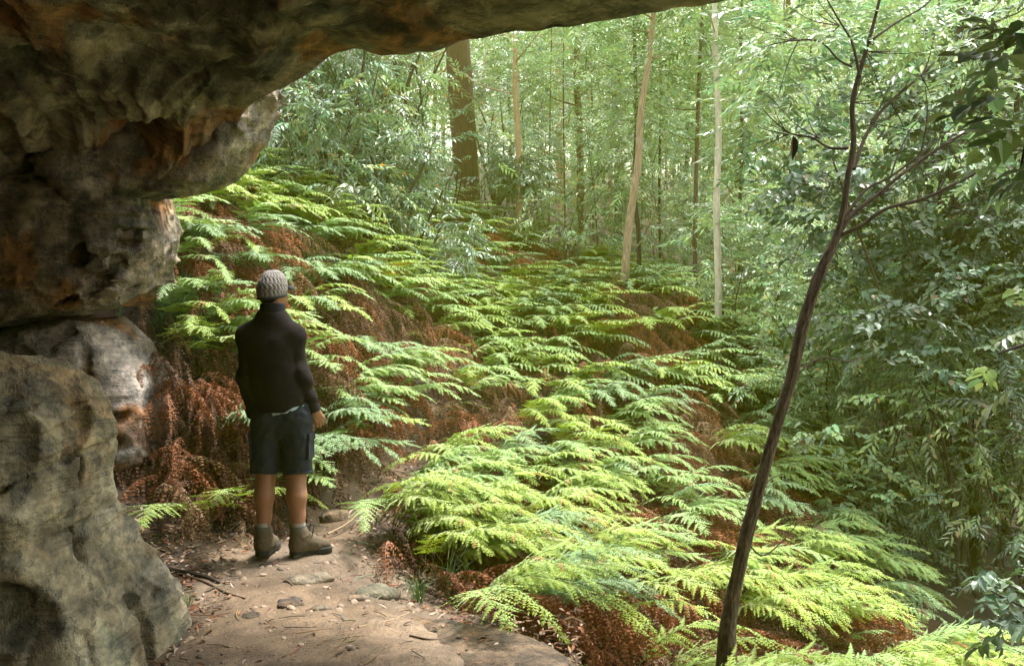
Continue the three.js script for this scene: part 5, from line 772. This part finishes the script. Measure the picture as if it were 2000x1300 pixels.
// ---------------------------------------------------------------- litter, sticks, grass
{
  const R = rng(1201), pool = [[0.22, 0.12, 0.06], [0.34, 0.22, 0.13], [0.14, 0.075, 0.04], [0.46, 0.36, 0.27], [0.28, 0.11, 0.05], [0.09, 0.06, 0.04]].map((c) => C(...c));
  const dry = new THREE.MeshStandardMaterial({ name: 'dry leaf', vertexColors: true, roughness: 0.9, side: THREE.DoubleSide });
  const shapes = [0, 1, 2, 3].map((i) => { const s = new Soup(); leaf(s, V(-0.03, 0.004, 0), V(1, 0.05, 0).normalize(), V(0, 1, 0.2 * (i - 1.5)).normalize(), 0.05 + 0.012 * i, 0.017 + 0.004 * (i % 3), [1, 1, 1], -0.25 + 0.15 * i, 0.25); return s.build(); });
  const lists = shapes.map(() => [[], []]);
  const drop = (x, z, s) => { const k = Math.floor(R() * 4), y = (flatRock(x, z) && x > -0.7 && x < 0.35 && z > -5.1 ? Math.max(0.012, groundY(x, z)) : groundY(x, z)) + 0.004; lists[k][0].push(new THREE.Matrix4().compose(V(x, y, z), new THREE.Quaternion().setFromEuler(new THREE.Euler((R() - 0.5) * 0.7, R() * 6.28, (R() - 0.5) * 0.7)), V(1, 1, 1).multiplyScalar(s * (0.35 + R() * 0.6)))); const c = pool[Math.floor(R() * pool.length)]; lists[k][1].push(c); };
  for (let i = 0; i < 16000; i++) { const d = 4.1 + R() * 6.5, px = 240 + R() * 900, x = (px - 1000) / FOCAL * d, z = -d, e = pathEdge(x, z), dens = e > 0 ? 0.8 : smooth(-0.34, 0.02, e + 0.12 * n3(x * 2.2, 3, z * 2.2)) * 0.5 + 0.025; if (x < -1.7 && z > -7.4 && z < -5.2 && R() < 0.45) { drop(x, z, 1); continue; } if (R() < dens) drop(x, z, 1); }
  const g = new THREE.Group(); g.name = 'leaf_litter'; scene.add(g); tag(g, 'dry brown fallen leaves scattered on and beside the path', 'leaf litter', undefined, 'stuff');
  lists.forEach(([m, c], k) => copies('fallen_leaves', shapes[k], dry, m, c, g));
  // twigs too small to tell apart
  const bits = [], bm = [], tw = limb([V(-0.06, 0.003, 0), V(0, 0.006, 0.008), V(0.06, 0.003, 0)], [0.003, 0.0028, 0.0015], 5, 0, 0, 0.03);
  for (let i = 0; i < 900; i++) { const d = 4.2 + R() * 5, px = 260 + R() * 850, x = (px - 1000) / FOCAL * d, z = -d, e = pathEdge(x, z); if (e > 0.5 || R() > 0.25 + 0.6 * smooth(-0.4, 0.1, e)) continue; bm.push(new THREE.Matrix4().compose(V(x, groundY(x, z) + 0.004, z), new THREE.Quaternion().setFromEuler(new THREE.Euler(0, R() * 6.28, (R() - 0.5) * 0.2)), V(0.4 + R() * 1.2, 1, 0.5 + R()))); bits.push(C(0.1 + R() * 0.16, 0.07 + R() * 0.1, 0.045 + R() * 0.06)); }
  copies('twigs', tw, new THREE.MeshStandardMaterial({ name: 'twig', color: 0xffffff, roughness: 0.9 }), bm, bits, g);
  // pebbles pressed into the path
  const pm = [], pc = [], pg = new THREE.IcosahedronGeometry(1, 1); { const P = pg.attributes.position; for (let i = 0; i < P.count; i++) { const k = 1 + 0.35 * n3(P.getX(i) * 1.4 + 3, P.getY(i) * 1.4, P.getZ(i) * 1.4); P.setXYZ(i, P.getX(i) * k, P.getY(i) * k * 0.6, P.getZ(i) * k); } pg.computeVertexNormals(); }
  for (let i = 0; i < 1500; i++) { const d = 4.2 + R() * 4.2, px = 300 + R() * 560, x = (px - 1000) / FOCAL * d, z = -d, e = pathEdge(x, z); if (e > 0.15 || (flatRock(x, z) && x > -0.7) || R() > 0.3 + 0.5 * smooth(-0.5, 0, e)) continue; const s = 0.004 + 0.017 * R() ** 3, b = 0.5 + R() * 0.9; pm.push(new THREE.Matrix4().compose(V(x, groundY(x, z), z), new THREE.Quaternion().setFromEuler(new THREE.Euler(R() * 0.5, R() * 6.28, R() * 0.5)), V(s * (1 + R() * 0.6), s, s))); pc.push(C(0.26 * b, 0.19 * b, 0.13 * b)); }
  copies('pebbles', pg, new THREE.MeshStandardMaterial({ name: 'pebble', color: 0xffffff, roughness: 0.9 }), pm, pc, g);
  // sticks and roots one can tell apart
  const ground = (px, py) => { let d = 1.7 * FOCAL / Math.max(80, py - 551), p; for (let i = 0; i < 12; i++) { p = at(px, py, d); const gy = groundY(p.x, p.z); d *= (1.7 - gy) / (1.7 - p.y); } return at(px, py, d); };
  const stick = (name, label, pts, w, bark) => { const q = pts.map(([x, y, lift]) => { const p = ground(x, y); p.y += (lift ?? 0) + w * 0.5; return p; }), b = q[0].clone(), m = mesh(name, limb(q.map((p) => p.clone().sub(b)), q.map((_, i) => w * (1 - 0.6 * i / q.length)), 7, 0.25, w * 1000, 0.02), bark); m.position.copy(b); tag(m, label, name.replace('_', ' ')); };
  stick('root', 'long bare root crossing the path edge in front of the nearest boulder', [[292, 1098], [340, 1116], [400, 1128], [428, 1140]], 0.016, BARK.dark);
  stick('root', 'thinner root forking right from the long bare root', [[345, 1120], [400, 1138], [440, 1158], [478, 1170]], 0.009, BARK.brown);
  stick('stick', 'pale dry stick on the path right of the boots', [[640, 1052, 0.03], [680, 1035, 0.05], [730, 1010, 0.12]], 0.006, BARK.tan);
  stick('stick', 'thin stick lying beside the grass at the path edge', [[700, 1225], [760, 1212], [800, 1196]], 0.005, BARK.tan);
  stick('stick', 'short brown stick on the flat rock', [[800, 1242], [840, 1250], [872, 1248]], 0.006, BARK.brown);
  stick('stick', 'bent twig arching over the bank left of the hiker', [[335, 735, 0], [360, 748, 0.02], [400, 765, 0.02], [450, 768, 0.02]], 0.006, BARK.tan);
}
{   // grass
  const blades = (seed, n, h, bend) => { const R = rng(seed), s = new Soup(); for (let i = 0; i < n; i++) { const a = R() * 6.28, r = R() * 0.05, hh = h * (0.5 + R() * 0.7), dx = Math.cos(a), dz = Math.sin(a), b = V(dx * r, 0, dz * r), w = V(-dz, 0, dx).multiplyScalar(0.0028), o = bend * (0.4 + R()); const p1 = V(b.x + dx * hh * o * 0.25, hh * 0.55, b.z + dz * hh * o * 0.25), p2 = V(b.x + dx * hh * o * 0.8, hh * (1 - 0.35 * o), b.z + dz * hh * o * 0.8), k = tint(R, 0.25, 0.15); s.tri(b.clone().sub(w), b.clone().add(w), p1.clone().add(w), k); s.tri(b.clone().sub(w), p1.clone().add(w), p1.clone().sub(w), k); s.tri(p1.clone().sub(w), p1.clone().add(w), p2, k); } return s.build(); };
  const green = leafMaterial('grass blade', C(0.085, 0.16, 0.03), { gloss: 0.15, through: 0.3 }), G = [blades(1, 34, 0.34, 0.7), blades(2, 40, 0.26, 0.9), blades(3, 26, 0.42, 0.6)];
  const tuft = (label, px, d, k, s, group) => { const x = (px - 1000) / FOCAL * d, m = mesh('grass_tuft', G[k], green); m.position.set(x, groundY(x, -d) - 0.005, -d); m.scale.setScalar(s); m.rotation.y = px; tag(m, label, 'grass tuft', group); };
  tuft('small green grass tuft by the foot of the nearest boulder', 358, 5.35, 1, 0.45);
  tuft('tall grass tuft at the path edge under the arching ferns', 870, 5.75, 2, 1.0);
  tuft('leaning grass tuft right of the tall one under the arching ferns', 925, 5.85, 0, 1.1);
  tuft('low grass tuft left of the tall one at the path edge', 815, 5.6, 1, 0.8);
  tuft('grass tuft behind the right leg of the hiker', 640, 7.6, 1, 0.9);
  const R = rng(55), list = G.map(() => []), cs = G.map(() => []);
  for (let i = 0; i < 900; i++) { const d = 7.7 + R() * 4, px = 300 + R() * 330, x = (px - 1000) / FOCAL * d, z = -d; if (pathEdge(x, z) < 0.12) continue; const k = Math.floor(R() * 3); list[k].push(new THREE.Matrix4().compose(V(x, groundY(x, z), z), new THREE.Quaternion().setFromEuler(new THREE.Euler((R() - 0.5) * 0.6, R() * 6.28, -0.5 * R())), V(1, 1, 1).multiplyScalar(0.5 + R() * 0.6))); const b = 0.7 + R() * 0.6; cs[k].push(C(b, b, b)); }
  const g = new THREE.Group(); g.name = 'grass'; scene.add(g); tag(g, 'soft green grass and weeds covering the steep bank left of the hiker', 'grass', undefined, 'stuff'); list.forEach((m, k) => copies('grass_blades', G[k], green, m, cs[k], g));
}
// ---------------------------------------------------------------- render
const renderer = new THREE.WebGLRenderer({ antialias: true });
renderer.setSize(1024, 665);
renderer.shadowMap.enabled = true; renderer.shadowMap.type = THREE.PCFSoftShadowMap;
renderer.toneMapping = THREE.LinearToneMapping;
renderer.toneMappingExposure = EXPOSURE;
renderer.render(scene, camera);
